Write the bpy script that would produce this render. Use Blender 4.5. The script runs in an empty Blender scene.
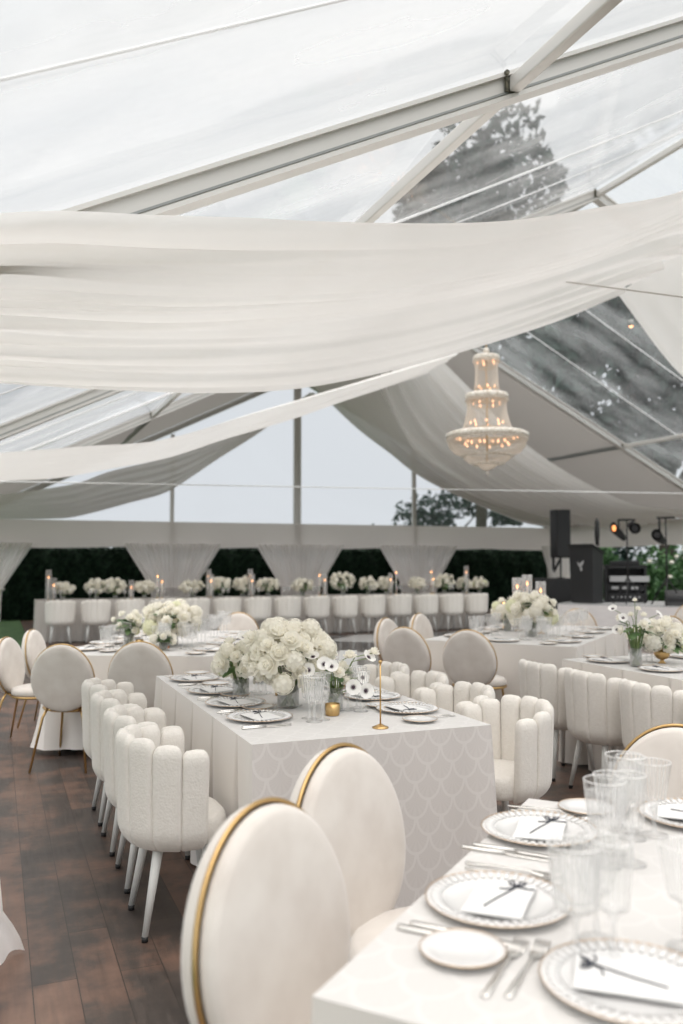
import bpy, bmesh, math, random
from math import sin, cos, pi, radians, sqrt, atan2
from mathutils import Vector, Matrix
random.seed(7)
S = bpy.context.scene
COL = S.collection
YAW = radians(21.9)                      # the tent's long axis, seen from the camera's heading
CY, SY = cos(YAW), sin(YAW)
CAMH = 1.5
# ------------------------------------------------------------------ camera, sky, exposure
cam = bpy.data.cameras.new('camera'); camo = bpy.data.objects.new('camera', cam); COL.objects.link(camo)
S.camera = camo
cam.sensor_fit = 'VERTICAL'; cam.sensor_height = 36; cam.lens = 36 * 860 / 1024
camo.location = (0, 0, CAMH); PITCH = math.atan(48 / 860)
camo.rotation_euler = (pi / 2 + PITCH, 0, 0)
cam.clip_start = 0.05; cam.clip_end = 400
cam.dof.use_dof = True; cam.dof.focus_distance = 3.9; cam.dof.aperture_fstop = 1.9
S.view_settings.view_transform = 'Standard'; S.view_settings.look = 'None'
S.view_settings.gamma = 1; S.view_settings.use_curve_mapping = False
S.view_settings.exposure = 0.0
S.cycles.transparent_max_bounces = 32
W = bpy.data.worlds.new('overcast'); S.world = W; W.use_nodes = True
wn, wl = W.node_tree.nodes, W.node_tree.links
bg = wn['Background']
tc = wn.new('ShaderNodeTexCoord'); sep = wn.new('ShaderNodeSeparateXYZ'); wl.new(tc.outputs['Generated'], sep.inputs[0])
cr = wn.new('ShaderNodeValToRGB'); wl.new(sep.outputs['Z'], cr.inputs[0])
cr.color_ramp.elements[0].position = 0.0; cr.color_ramp.elements[0].color = (.22, .23, .24, 1)
cr.color_ramp.elements[1].position = 1.0; cr.color_ramp.elements[1].color = (1.44, 1.385, 1.335, 1)
e = cr.color_ramp.elements.new(.012); e.color = (.31, .325, .34, 1)
e = cr.color_ramp.elements.new(.22); e.color = (.325, .34, .355, 1)
e = cr.color_ramp.elements.new(.58); e.color = (.40, .405, .405, 1)
e = cr.color_ramp.elements.new(.74); e.color = (.98, .945, .915, 1)
wl.new(cr.outputs[0], bg.inputs[0])
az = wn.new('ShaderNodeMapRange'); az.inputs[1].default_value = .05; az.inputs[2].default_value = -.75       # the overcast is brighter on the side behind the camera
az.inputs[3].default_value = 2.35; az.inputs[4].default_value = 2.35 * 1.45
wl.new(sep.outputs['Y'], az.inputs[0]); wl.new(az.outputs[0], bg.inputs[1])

# ------------------------------------------------------------------ materials
def M(name, color=(.8, .8, .8), rough=.6, metal=0, **k):
    m = bpy.data.materials.new(name); m.use_nodes = True
    b = m.node_tree.nodes['Principled BSDF']
    b.inputs['Base Color'].default_value = (*color, 1); b.inputs['Roughness'].default_value = rough
    b.inputs['Metallic'].default_value = metal
    for a, v in k.items(): b.inputs[a.replace('_', ' ')].default_value = v
    return m
def nodes(m):
    nt = m.node_tree; return nt, nt.nodes['Principled BSDF'], (lambda t: nt.nodes.new('ShaderNode' + t)), nt.links.new
def noise_col(m, c1, c2, scale=5, detail=3, lo=.35, hi=.65, coord='Object', bump=0, bscale=None, stretch=None):
    nt, b, N, L = nodes(m)
    t = N('TexCoord'); src = t.outputs[coord]
    if stretch:
        mp = N('Mapping'); mp.inputs['Scale'].default_value = stretch; L(src, mp.inputs[0]); src = mp.outputs[0]
    n = N('TexNoise'); n.inputs['Scale'].default_value = scale; n.inputs['Detail'].default_value = detail
    L(src, n.inputs['Vector'])
    r = N('ValToRGB'); r.color_ramp.elements[0].position = lo; r.color_ramp.elements[1].position = hi
    r.color_ramp.elements[0].color = (*c1, 1); r.color_ramp.elements[1].color = (*c2, 1)
    L(n.outputs[0], r.inputs[0]); L(r.outputs[0], b.inputs['Base Color'])
    if bump:
        n2 = N('TexNoise'); n2.inputs['Scale'].default_value = bscale or scale * 8; n2.inputs['Detail'].default_value = 2
        L(src, n2.inputs['Vector'])
        bp = N('Bump'); bp.inputs['Strength'].default_value = bump; bp.inputs['Distance'].default_value = .004
        L(n2.outputs[0], bp.inputs['Height']); L(bp.outputs[0], b.inputs['Normal'])
    return m
def sheer(name, color, trans=.4, see=.0, pleat=0):
    """woven cloth: diffuse, light passing through, and a little open weave"""
    m = bpy.data.materials.new(name); m.use_nodes = True; nt = m.node_tree; nt.nodes.clear(); N = lambda t: nt.nodes.new('ShaderNode' + t); L = nt.links.new
    o = N('OutputMaterial'); d = N('BsdfDiffuse'); t = N('BsdfTranslucent'); x = N('MixShader')
    d.inputs[0].default_value = (*color, 1); t.inputs[0].default_value = (*color, 1); x.inputs[0].default_value = trans
    L(d.outputs[0], x.inputs[1]); L(t.outputs[0], x.inputs[2]); out = x
    if see:
        tr = N('BsdfTransparent'); y = N('MixShader'); y.inputs[0].default_value = see
        L(x.outputs[0], y.inputs[1]); L(tr.outputs[0], y.inputs[2]); out = y
    L(out.outputs[0], o.inputs[0]); return m
def clear(name, tint=(1, 1, 1), haze=.1, hazecol=(.85, .86, .87), ior=1.45, rough=.02, ribs=0, smudge=False):
    """thin clear sheet: lets light straight through, a mirror-like sheen that grows at grazing angles, a little haze"""
    m = bpy.data.materials.new(name); m.use_nodes = True; nt = m.node_tree; nt.nodes.clear(); N = lambda t: nt.nodes.new('ShaderNode' + t); L = nt.links.new
    o = N('OutputMaterial'); tr = N('BsdfTransparent'); tr.inputs[0].default_value = (*tint, 1)
    gl = N('BsdfGlossy'); gl.inputs['Roughness'].default_value = rough
    lw = N('LayerWeight'); lw.inputs[0].default_value = .5
    pw = N('Math'); pw.operation = 'POWER'; L(lw.outputs['Facing'], pw.inputs[0]); pw.inputs[1].default_value = 4
    fr = N('Math'); fr.operation = 'MULTIPLY_ADD'; L(pw.outputs[0], fr.inputs[0]); fr.inputs[1].default_value = min(.8, (ior - 1) * 1.5); fr.inputs[2].default_value = ((ior - 1) / (ior + 1)) ** 2
    a = N('MixShader'); L(fr.outputs[0], a.inputs[0]); L(tr.outputs[0], a.inputs[1]); L(gl.outputs[0], a.inputs[2])
    d = N('BsdfDiffuse'); d.inputs[0].default_value = (*hazecol, 1)
    t = N('BsdfTranslucent'); t.inputs[0].default_value = (*hazecol, 1)
    h = N('MixShader'); h.inputs[0].default_value = .5; L(d.outputs[0], h.inputs[1]); L(t.outputs[0], h.inputs[2])
    f = N('MixShader'); f.inputs[0].default_value = haze; L(a.outputs[0], f.inputs[1]); L(h.outputs[0], f.inputs[2])
    if smudge:
        tcn = N('TexCoord'); mp = N('Mapping'); mp.inputs['Scale'].default_value = (.9, 2.2, 1); mp.inputs['Rotation'].default_value = (0, 0, .5)
        n = N('TexNoise'); n.inputs['Scale'].default_value = .8; n.inputs['Detail'].default_value = 5
        L(tcn.outputs['Object'], mp.inputs[0]); L(mp.outputs[0], n.inputs['Vector'])
        mr = N('MapRange'); mr.inputs[1].default_value = .35; mr.inputs[2].default_value = .72; mr.inputs[3].default_value = haze * .35; mr.inputs[4].default_value = haze * 2.2
        L(n.outputs[0], mr.inputs[0]); L(mr.outputs[0], f.inputs[0])
    if ribs:
        tcn = N('TexCoord'); sx = N('SeparateXYZ'); L(tcn.outputs['Object'], sx.inputs[0])
        at = N('Math'); at.operation = 'ARCTAN2'; L(sx.outputs[0], at.inputs[0]); L(sx.outputs[1], at.inputs[1])
        ml = N('Math'); ml.operation = 'MULTIPLY'; L(at.outputs[0], ml.inputs[0]); ml.inputs[1].default_value = ribs
        sn = N('Math'); sn.operation = 'SINE'; L(ml.outputs[0], sn.inputs[0])
        mr = N('MapRange'); mr.inputs[1].default_value = -.3; mr.inputs[2].default_value = .9; mr.inputs[3].default_value = haze * .35; mr.inputs[4].default_value = haze * 2.6
        L(sn.outputs[0], mr.inputs[0]); L(mr.outputs[0], f.inputs[0])
    L(f.outputs[0], o.inputs[0]); return m
def emit(name, c, s):
    m = bpy.data.materials.new(name); m.use_nodes = True; b = m.node_tree.nodes['Principled BSDF']
    b.inputs['Base Color'].default_value = (*c, 1); b.inputs['Emission Color'].default_value = (*c, 1); b.inputs['Emission Strength'].default_value = s
    return m

def damask(name, base, line, fan, scale=1.0, strength=1.0):
    """woven fish-scale jacquard laid out by the cloth's own UVs (metres)"""
    m = M(name, base, .55); nt, b, N, L = nodes(m)
    b.inputs['Sheen Weight'].default_value = .3
    uv = N('UVMap'); sp = N('SeparateXYZ'); L(uv.outputs[0], sp.inputs[0])
    def mt(op, a, c=None, d=None):
        n = N('Math'); n.operation = op
        for i, v in enumerate((a, c, d)):
            if v is None: continue
            if isinstance(v, (int, float)): n.inputs[i].default_value = v
            else: L(v, n.inputs[i])
        return n.outputs[0]
    w, hh = .122 * scale, .076 * scale
    U = mt('DIVIDE', sp.outputs[0], w); V = mt('DIVIDE', sp.outputs[1], hh)
    def layer(shift):
        row = mt('FLOOR', V); 
        row = mt('ADD', row, shift)
        off = mt('MULTIPLY', mt('MODULO', mt('ADD', row, 200), 2), .5)
        x = mt('SUBTRACT', mt('FRACT', mt('ADD', mt('ADD', U, off), 200)), .5)
        y = mt('SUBTRACT', V, mt('ADD', row, 1))            # 0 at the scale's top, negative downwards
        return x, y
    def dist(x, y):
        # pointed-arch scale: |x| raised plus y
        ax = mt('ABSOLUTE', x)
        return mt('SQRT', mt('ADD', mt('MULTIPLY', mt('MULTIPLY', ax, ax), 4), mt('MULTIPLY', y, y)))
    x0, y0 = layer(0); d0 = dist(x0, y0)
    x1, y1 = layer(-1); d1 = dist(x1, y1)
    # the scale of this row covers where d0<1, else the next row's scale shows
    inside = mt('LESS_THAN', d0, 1.0)
    d = mt('ADD', mt('MULTIPLY', inside, d0), mt('MULTIPLY', mt('SUBTRACT', 1, inside), d1))
    rimv = mt('GREATER_THAN', mt('FRACT', mt('ADD', d, 0)), .83)
    ang = mt('ADD', mt('MULTIPLY', inside, mt('ARCTAN2', x0, mt('SUBTRACT', 0, y0))), mt('MULTIPLY', mt('SUBTRACT', 1, inside), mt('ARCTAN2', x1, mt('SUBTRACT', 0, y1))))
    rays = mt('GREATER_THAN', mt('SINE', mt('MULTIPLY', ang, 18)), .25)
    fanv = mt('MULTIPLY', rays, mt('SUBTRACT', 1, rimv))
    mx = N('MixRGB'); mx.inputs[1].default_value = (*base, 1); mx.inputs[2].default_value = (*fan, 1); L(mt('MULTIPLY', fanv, .8 * strength), mx.inputs[0])
    m2 = N('MixRGB'); m2.inputs[2].default_value = (*line, 1); L(mx.outputs[0], m2.inputs[1]); L(mt('MULTIPLY', rimv, strength), m2.inputs[0])
    L(m2.outputs[0], b.inputs['Base Color'])
    bp = N('Bump'); bp.inputs['Strength'].default_value = .35; bp.inputs['Distance'].default_value = .002
    L(d, bp.inputs['Height']); L(bp.outputs[0], b.inputs['Normal'])
    return m

MT = {}
MT['floor'] = M('dark plank floor', (.1, .08, .07), .38)
def floor_nodes(m):
    nt, b, N, L = nodes(m)
    t = N('TexCoord'); mp = N('Mapping'); mp.inputs['Rotation'].default_value = (0, 0, pi / 2); L(t.outputs['Object'], mp.inputs[0])
    br = N('TexBrick'); br.inputs['Scale'].default_value = 1; br.inputs['Brick Width'].default_value = 1.1; br.inputs['Row Height'].default_value = .152
    br.inputs['Mortar Size'].default_value = .0018; br.inputs['Color1'].default_value = (.0, .0, .0, 1); br.inputs['Color2'].default_value = (1, 1, 1, 1)
    br.inputs['Mortar'].default_value = (.5, .5, .5, 1); br.offset = .37
    L(mp.outputs[0], br.inputs['Vector'])
    n = N('TexNoise'); n.inputs['Scale'].default_value = 2.6; n.inputs['Detail'].default_value = 8; n.inputs['Roughness'].default_value = .62
    L(t.outputs['Object'], n.inputs['Vector'])
    ad = N('MixRGB'); ad.inputs[0].default_value = .13; L(n.outputs[0], ad.inputs[1]); L(br.outputs['Color'], ad.inputs[2])
    r = N('ValToRGB'); L(ad.outputs[0], r.inputs[0])
    r.color_ramp.elements[0].position = .30; r.color_ramp.elements[0].color = (.036, .030, .027, 1)
    r.color_ramp.elements[1].position = .70; r.color_ramp.elements[1].color = (.215, .135, .098, 1)
    e = r.color_ramp.elements.new(.44); e.color = (.068, .053, .045, 1)
    e = r.color_ramp.elements.new(.54); e.color = (.15, .090, .066, 1)
    mp2 = N('Mapping'); mp2.inputs['Scale'].default_value = (26, 2.2, 1); L(t.outputs['Object'], mp2.inputs[0])
    g = N('TexNoise'); g.inputs['Scale'].default_value = 1.6; g.inputs['Detail'].default_value = 5; L(mp2.outputs[0], g.inputs['Vector'])
    mx = N('MixRGB'); mx.blend_type = 'MULTIPLY'; mx.inputs[0].default_value = .55; L(r.outputs[0], mx.inputs[1])
    gr = N('ValToRGB'); gr.color_ramp.elements[0].position = .3; gr.color_ramp.elements[0].color = (.5, .5, .5, 1); gr.color_ramp.elements[1].position = .6; gr.color_ramp.elements[1].color = (1, 1, 1, 1)
    L(g.outputs[0], gr.inputs[0]); L(gr.outputs[0], mx.inputs[2])
    mo = N('MixRGB'); mo.inputs[2].default_value = (.03, .024, .02, 1); L(br.outputs['Fac'], mo.inputs[0]); L(mx.outputs[0], mo.inputs[1])
    L(mo.outputs[0], b.inputs['Base Color'])
    mr = N('MapRange'); mr.inputs[3].default_value = .3; mr.inputs[4].default_value = .55; L(g.outputs[0], mr.inputs[0]); L(mr.outputs[0], b.inputs['Roughness'])
    bp = N('Bump'); bp.inputs['Strength'].default_value = .3; bp.inputs['Distance'].default_value = .003; L(g.outputs[0], bp.inputs['Height']); L(bp.outputs[0], b.inputs['Normal'])
floor_nodes(MT['floor'])
MT['dance'] = M('polished dance floor', (.05, .05, .05), .08)
def dance_nodes(m):
    nt, b, N, L = nodes(m); t = N('TexCoord'); mp = N('Mapping'); mp.inputs['Rotation'].default_value = (0, 0, pi / 4); mp.inputs['Scale'].default_value = (.62, .62, .62)
    L(t.outputs['Object'], mp.inputs[0]); c = N('TexChecker'); c.inputs['Scale'].default_value = 1; c.inputs[1].default_value = (.62, .62, .61, 1); c.inputs[2].default_value = (.045, .047, .05, 1)
    L(mp.outputs[0], c.inputs[0]); L(c.outputs[0], b.inputs['Base Color'])
dance_nodes(MT['dance'])
MT['grass'] = noise_col(M('lawn', rough=.9), (.03, .075, .022), (.06, .13, .04), 3, 5)
MT['paving'] = noise_col(M('grey paving outside', rough=.9), (.16, .16, .17), (.24, .24, .24), 3, 5)
MT['vinyl'] = clear('clear vinyl roof', (.97, .975, .98), .16, (.88, .885, .89), 1.38, .06, smudge=True)
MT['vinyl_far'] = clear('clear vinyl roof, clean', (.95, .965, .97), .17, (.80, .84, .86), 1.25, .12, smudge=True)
MT['vinyl_wall'] = clear('clear vinyl wall', (.97, .975, .985), .05, (.85, .87, .88), 1.3, .05)
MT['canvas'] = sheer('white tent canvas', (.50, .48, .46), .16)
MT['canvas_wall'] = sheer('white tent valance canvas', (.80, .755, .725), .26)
MT['alu'] = M('brushed aluminium frame', (.62, .60, .57), .42, .35)
MT['alu_dark'] = M('weathered aluminium', (.28, .29, .28), .45, .5)
MT['bracket'] = noise_col(M('rusty bracket', rough=.7), (.03, .035, .025), (.2, .18, .13), 60, 3)
MT['seam'] = M('white welded seam', (.8, .8, .8), .5)
MT['rope'] = M('thin wire', (.38, .33, .29), .6)
MT['swag'] = sheer('ivory voile swag', (.92, .905, .885), .36, .06)
MT['curtain'] = sheer('ivory voile curtain', (.97, .94, .92), .42, .03)
MT['boucle'] = M('ivory boucle', (.76, .72, .665), .95)
def boucle_nodes(m):
    nt, b, N, L = nodes(m); t = N('TexCoord'); v = N('TexVoronoi'); v.inputs['Scale'].default_value = 110; L(t.outputs['Object'], v.inputs['Vector'])
    n = N('TexNoise'); n.inputs['Scale'].default_value = 60; L(t.outputs['Object'], n.inputs['Vector'])
    a = N('Math'); a.operation = 'ADD'; L(v.outputs[0], a.inputs[0]); L(n.outputs[0], a.inputs[1])
    bp = N('Bump'); bp.inputs['Strength'].default_value = .4; bp.inputs['Distance'].default_value = .003; L(a.outputs[0], bp.inputs['Height']); L(bp.outputs[0], b.inputs['Normal'])
    r = N('ValToRGB'); r.color_ramp.elements[0].color = (.70, .66, .605, 1); r.color_ramp.elements[1].color = (.80, .765, .71, 1); L(n.outputs[0], r.inputs[0]); L(r.outputs[0], b.inputs['Base Color'])
    b.inputs['Sheen Weight'].default_value = .3
boucle_nodes(MT['boucle'])
MT['velvet'] = noise_col(M('beige velvet', rough=.8, Sheen_Weight=.6, Sheen_Roughness=.4), (.61, .555, .505), (.72, .675, .625), 7, 3, .3, .7)
MT['gold'] = M('antique gold', (.58, .385, .17), .28, 1)
MT['white_leg'] = M('white painted metal leg', (.62, .62, .595), .4)
MT['black'] = M('black rubber', (.015, .015, .015), .6)
MT['cloth'] = damask('ivory jacquard side', (.655, .612, .582), (.70, .66, .63), (.63, .588, .558))
MT['cloth_plain'] = M('plain ivory linen', (.74, .70, .655), .7, Sheen_Weight=.3)
MT['cloth_top'] = damask('ivory jacquard', (.61, .592, .57), (.665, .647, .625), (.592, .574, .552), 1.0, .7)
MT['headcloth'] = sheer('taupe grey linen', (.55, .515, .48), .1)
MT['wood'] = M('plywood table top', (.4, .28, .16), .6)
MT['china'] = M('white china', (.69, .685, .675), .18, Coat_Weight=.4)
MT['glassplate'] = M('beaded glass rim', (.80, .79, .775), .2, Specular_IOR_Level=.9)
MT['rim'] = M('gold plate rim', (.62, .45, .30), .3, .9)
MT['silver'] = M('polished flatware', (.80, .78, .75), .16, 1)
MT['card'] = M('white card', (.74, .735, .725), .7)
MT['ribbon'] = M('black velvet ribbon', (.03, .035, .05), .6)
MT['glass'] = clear('clear ribbed glass', (.99, .99, .99), .13, (.92, .92, .91), 1.75, .04)
MT['glass_ribbed'] = clear('pressed ribbed glass', (.985, .985, .985), .11, (.92, .92, .91), 1.6, .04, ribs=22)
MT['water'] = clear('water', (.98, .98, .98), .24, (.9, .9, .89), 1.33, .02)
MT['petal'] = sheer('ivory petals', (.985, .96, .885), .5)
MT['petal_green'] = sheer('pale green hydrangea petals', (.94, .94, .76), .5)
MT['petal_white'] = sheer('white anemone petals', (.98, .965, .94), .4)
MT['dark'] = noise_col(M('dark flower centre', rough=.8), (.02, .012, .02), (.10, .06, .08), 60)
MT['leaf'] = noise_col(M('green leaf', rough=.5), (.045, .10, .03), (.12, .20, .07), 12)
MT['stem'] = M('green stems', (.16, .22, .07), .6)
MT['candle'] = M('ivory wax taper', (.82, .78, .70), .5, Subsurface_Weight=.2)
MT['flame'] = emit('candle flame', (1, .42, .14), 6)
MT['bulb'] = emit('warm bulb', (1, .54, .30), 2.2)
MT['copper'] = M('copper', (.62, .30, .16), .35, .9)
MT['crystal'] = clear('crystal strands', (.95, .93, .90), .5, (.95, .91, .86), 1.5, .1)
MT['crystal_band'] = noise_col(M('beaded crystal band', rough=.25), (.58, .50, .40), (.90, .85, .78), 45, 2, .45, .55)
MT['speaker'] = M('black speaker', (.012, .012, .013), .55)
MT['grille'] = M('speaker grille', (.02, .02, .021), .75)
MT['plastic_grey'] = M('grey equipment panel', (.42, .42, .42), .4)
MT['lamp_orange'] = emit('amber stage lamp', (1, .36, .12), 1.3)
MT['stage'] = noise_col(M('pale stage skirt', rough=.7), (.72, .69, .68), (.77, .74, .73), 4, 2, stretch=(1, 1, 12))
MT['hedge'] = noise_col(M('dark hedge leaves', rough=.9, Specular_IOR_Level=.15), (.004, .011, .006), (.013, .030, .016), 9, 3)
MT['shrub'] = noise_col(M('bright shrub leaves', rough=.6), (.02, .07, .02), (.07, .17, .05), 3, 3)
MT['tree'] = noise_col(M('tree leaves', rough=.8, Specular_IOR_Level=.2), (.02, .04, .035), (.05, .08, .065), 1.5, 3)
MT['bark'] = M('bark', (.06, .05, .04), .9)
MT['hydrangea'] = noise_col(M('pale hydrangea heads', rough=.8), (.5, .42, .36), (.75, .72, .66), 5)

# ------------------------------------------------------------------ mesh helpers
class MB:
    def __init__(s): s.v = []; s.f = []; s.mi = []; s.uv = []
    def add(s, vs, fs, mi=0, uvs=None):
        o = len(s.v); s.v += [tuple(p) for p in vs]; s.f += [tuple(i + o for i in f) for f in fs]; s.mi += [mi] * len(fs)
        if uvs is None: uvs = [(0, 0)] * len(vs)
        s.uv += list(uvs); return s
    def grid(s, fn, nu, nv, mi=0, closeu=False, uvfn=None):
        vs, uv = [], []
        for j in range(nv + 1):
            for i in range(nu + (0 if closeu else 1)):
                vs.append(fn(i / nu, j / nv)); uv.append(uvfn(i / nu, j / nv) if uvfn else (i / nu, j / nv))
        w = nu if closeu else nu + 1; fs = []
        for j in range(nv):
            for i in range(nu):
                a = j * w + i; b = j * w + (i + 1) % w
                fs.append((a, b, b + w, a + w))
        return s.add(vs, fs, mi, uv)
    def lathe(s, prof, n=20, c=(0, 0, 0), mi=0, rib=0, ribn=0, caps=False):
        def fn(u, v):
            k = v * (len(prof) - 1); i = min(int(k), len(prof) - 2); t = k - i
            r = prof[i][0] * (1 - t) + prof[i + 1][0] * t; z = prof[i][1] * (1 - t) + prof[i + 1][1] * t
            a = 2 * pi * u
            if ribn: r *= 1 + rib * cos(ribn * a)
            return (c[0] + r * cos(a), c[1] + r * sin(a), c[2] + z)
        return s.grid(fn, n, len(prof) - 1, mi, True)
    def tube(s, pts, r, n=8, mi=0, cap=True):
        P = [Vector(p) for p in pts]; R = r if isinstance(r, (list, tuple)) else [r] * len(P)
        vs = []; up = Vector((0, 0, 1)); prev = None
        for i, p in enumerate(P):
            d = (P[min(i + 1, len(P) - 1)] - P[max(i - 1, 0)]).normalized()
            if prev is None:
                a = d.cross(up if abs(d.z) < .95 else Vector((1, 0, 0))).normalized()
            else:
                a = (prev - d * prev.dot(d)).normalized()
            prev = a; b = d.cross(a)
            for k in range(n):
                t = 2 * pi * k / n; vs.append(p + (a * cos(t) + b * sin(t)) * R[i])
        fs = [(i * n + k, i * n + (k + 1) % n, (i + 1) * n + (k + 1) % n, (i + 1) * n + k) for i in range(len(P) - 1) for k in range(n)]
        if cap: fs += [tuple(range(n - 1, -1, -1)), tuple((len(P) - 1) * n + k for k in range(n))]
        return s.add(vs, fs, mi)
    def ring(s, fn, r, n=48, m=8, mi=0):
        P = [Vector(fn(i / n)) for i in range(n)]; vs = []
        c = sum(P, Vector()) / n
        for i, p in enumerate(P):
            d = (P[(i + 1) % n] - P[i - 1]).normalized(); a = (p - c); a = (a - d * a.dot(d)).normalized(); b = d.cross(a)
            for k in range(m):
                t = 2 * pi * k / m; vs.append(p + (a * cos(t) + b * sin(t)) * r)
        fs = [(i * m + k, i * m + (k + 1) % m, ((i + 1) % n) * m + (k + 1) % m, ((i + 1) % n) * m + k) for i in range(n) for k in range(m)]
        return s.add(vs, fs, mi)
    def box(s, x0, x1, y0, y1, z0, z1, mi=0):
        v = [(x, y, z) for z in (z0, z1) for y in (y0, y1) for x in (x0, x1)]
        f = [(0, 2, 3, 1), (4, 5, 7, 6), (0, 1, 5, 4), (2, 6, 7, 3), (0, 4, 6, 2), (1, 3, 7, 5)]
        return s.add(v, f, mi)
    def beam(s, a, b, w, h, up=(0, 0, 1), mi=0):
        a, b = Vector(a), Vector(b); d = (b - a).normalized(); x = d.cross(Vector(up)).normalized(); y = x.cross(d)
        vs = [p + x * i * w / 2 + y * j * h / 2 for p in (a, b) for i, j in ((-1, -1), (1, -1), (1, 1), (-1, 1))]
        return s.add(vs, [(0, 1, 2, 3), (7, 6, 5, 4), (0, 4, 5, 1), (1, 5, 6, 2), (2, 6, 7, 3), (3, 7, 4, 0)], mi)
    def build(s, name, mats, parent=None, smooth=True, bevel=0, loc=None, rot=None):
        me = bpy.data.meshes.new(name); me.from_pydata(s.v, [], s.f); me.update()
        if not isinstance(mats, (list, tuple)): mats = [mats]
        for m in mats: me.materials.append(m)
        for p, mi in zip(me.polygons, s.mi): p.material_index = mi; p.use_smooth = smooth
        u = me.uv_layers.new(name='UVMap')
        for l in me.loops: u.data[l.index].uv = s.uv[l.vertex_index]
        if bevel:
            bm = bmesh.new(); bm.from_mesh(me); bmesh.ops.bevel(bm, geom=bm.edges[:], offset=bevel, segments=3, profile=.6, affect='EDGES'); bm.to_mesh(me); bm.free()
            for p in me.polygons: p.use_smooth = True
        o = bpy.data.objects.new(name, me); COL.objects.link(o)
        if parent: o.parent = parent
        if loc is not None: o.location = loc
        if rot is not None: o.rotation_euler = (0, 0, rot)
        return o
def tag(o, label, cat, group=None, kind=None):
    o['label'] = label; o['category'] = cat
    if group: o['group'] = group
    if kind: o['kind'] = kind
    return o
def struct(o): o['kind'] = 'structure'; return o
def thing(name, label, cat, group=None, loc=(0, 0, 0), rot=0):
    o = bpy.data.objects.new(name, None); COL.objects.link(o); o.location = loc; o.rotation_euler = (0, 0, rot); o.empty_display_size = .1
    return tag(o, label, cat, group)
def copy_tree(o, parent=None):
    c = o.copy(); COL.objects.link(c); c.parent = parent
    for ch in list(o.children): copy_tree(ch, c)
    return c
PROTO = {}
def place(key, maker, label, loc, rot=0, group=None, scale=None, rotv=None):
    """first call uses the model itself, later calls copy it with its parts"""
    if key not in PROTO:
        o = PROTO[key] = maker(); o['_'] = 1; del o['_']
    else:
        o = copy_tree(PROTO[key])
    o.location = loc; o.rotation_euler = rotv if rotv else (0, 0, rot); o['label'] = label
    if scale: o.scale = (scale,) * 3 if isinstance(scale, (int, float)) else scale
    if group: o['group'] = group
    return o
def TW(s, t, z=0): return Vector((-SY * s + CY * t, CY * s + SY * t, z))          # tent axes to world
def ray(x, y):
    a = (x - 341.5) / 860; b = (512 - y) / 860
    return (a, cos(PITCH) - b * sin(PITCH), sin(PITCH) + b * cos(PITCH))
def edge_at(pts, s):
    """a hanging edge in the upright plane s = a + b t: list of (t, z)"""
    out = []; a_, b_ = s
    for x, y in pts:
        d = ray(x, y); k = a_ / ((-SY * d[0] + CY * d[1]) - b_ * (CY * d[0] + SY * d[1])); X, Y = d[0] * k, d[1] * k
        out.append((CY * X + SY * Y, CAMH + d[2] * k))
    return out
def on_height(x, y, z):
    d = ray(x, y); k = (z - CAMH) / d[2]; return Vector((d[0] * k, d[1] * k, z))

# ================================================================== THE TENT (local axes: x across, y along, z up)
RT, RZ, HW, EZ = 7.77, 6.65, 8.43, 2.5      # ridge position and height, half width, eave height
TL, TR = RT - HW, RT + HW; SLOPE = (RZ - EZ) / HW; END = 22.7
RAFT = [-2.2, 3.93, 9.7, 15.5, END]
def roofz(t): return RZ - abs(t - RT) * SLOPE
m = MB(); m.grid(lambda u, v: (TL - .4 + u * (TR - TL + .8), -4 + v * (END + 4), 0), 1, 1)
fl = struct(m.build('floor', MT['floor'], smooth=False, rot=YAW))
m = MB(); m.grid(lambda u, v: (-60 + u * 150, -20 + v * 160, -.03), 1, 1); gr = struct(m.build('lawn', MT['grass'], smooth=False, rot=YAW))
m = MB(); m.box(1.6, 9.6, 9.4, 15.8, 0.0, .022); df = struct(m.build('dance_floor', MT['dance'], smooth=False, rot=YAW))
def roof_piece(name, mat, s0, s1, side, ns=10, nt=24, sag=.05, wr=.02):
    m = MB()
    def fn(u, v):
        t = RT + side * HW * u; s = s0 + (s1 - s0) * v
        z = roofz(t) + .10 - sag * sin(pi * v) * (.4 + .6 * sin(pi * u)) + wr * sin(5 * s + 9 * t) * sin(pi * v) * sin(pi * u)
        return (t, s, z)
    m.grid(fn, nt, ns); return struct(m.build(name, mat, rot=YAW))
for i in range(3):
    for sd in (-1, 1): roof_piece('ceiling', MT['vinyl' if sd < 0 else 'vinyl_far'], RAFT[i], RAFT[i + 1], sd)
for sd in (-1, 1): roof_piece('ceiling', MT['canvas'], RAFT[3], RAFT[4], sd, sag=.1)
# rafters: I-section with a groove line, one pair per frame
for i, s in enumerate(RAFT):
    for sd in (-1, 1):
        m = MB(); a = (RT + sd * HW, s, EZ - .05); b = (RT, s, RZ - .05)
        nrm = Vector((sd * SLOPE, 0, 1)).normalized()
        a = Vector(a) + nrm * .05; b = Vector(b) + nrm * .05; m.beam(a, b, .06, .13, up=nrm)
        for q in (-.06, .06): m.beam(Vector(a) + nrm * q, Vector(b) + nrm * q, .12, .022, up=nrm)
        for q in (-1, 1): m.beam(Vector(a) - nrm * .03 + Vector((0, q * .034, 0)), Vector(b) - nrm * .03 + Vector((0, q * .034, 0)), .008, .012, up=nrm, mi=1)
        struct(m.build('roof_rafter', [MT['alu'], MT['alu_dark']], smooth=False, rot=YAW))
    m = MB(); m.box(TL - .07, TL + .07, s - .06, s + .06, 0, EZ); struct(m.build('tent_post', MT['alu'], smooth=False, rot=YAW))
    m = MB(); m.box(TR - .07, TR + .07, s - .06, s + .06, 0, EZ); struct(m.build('tent_post', MT['alu'], smooth=False, rot=YAW))
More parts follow.
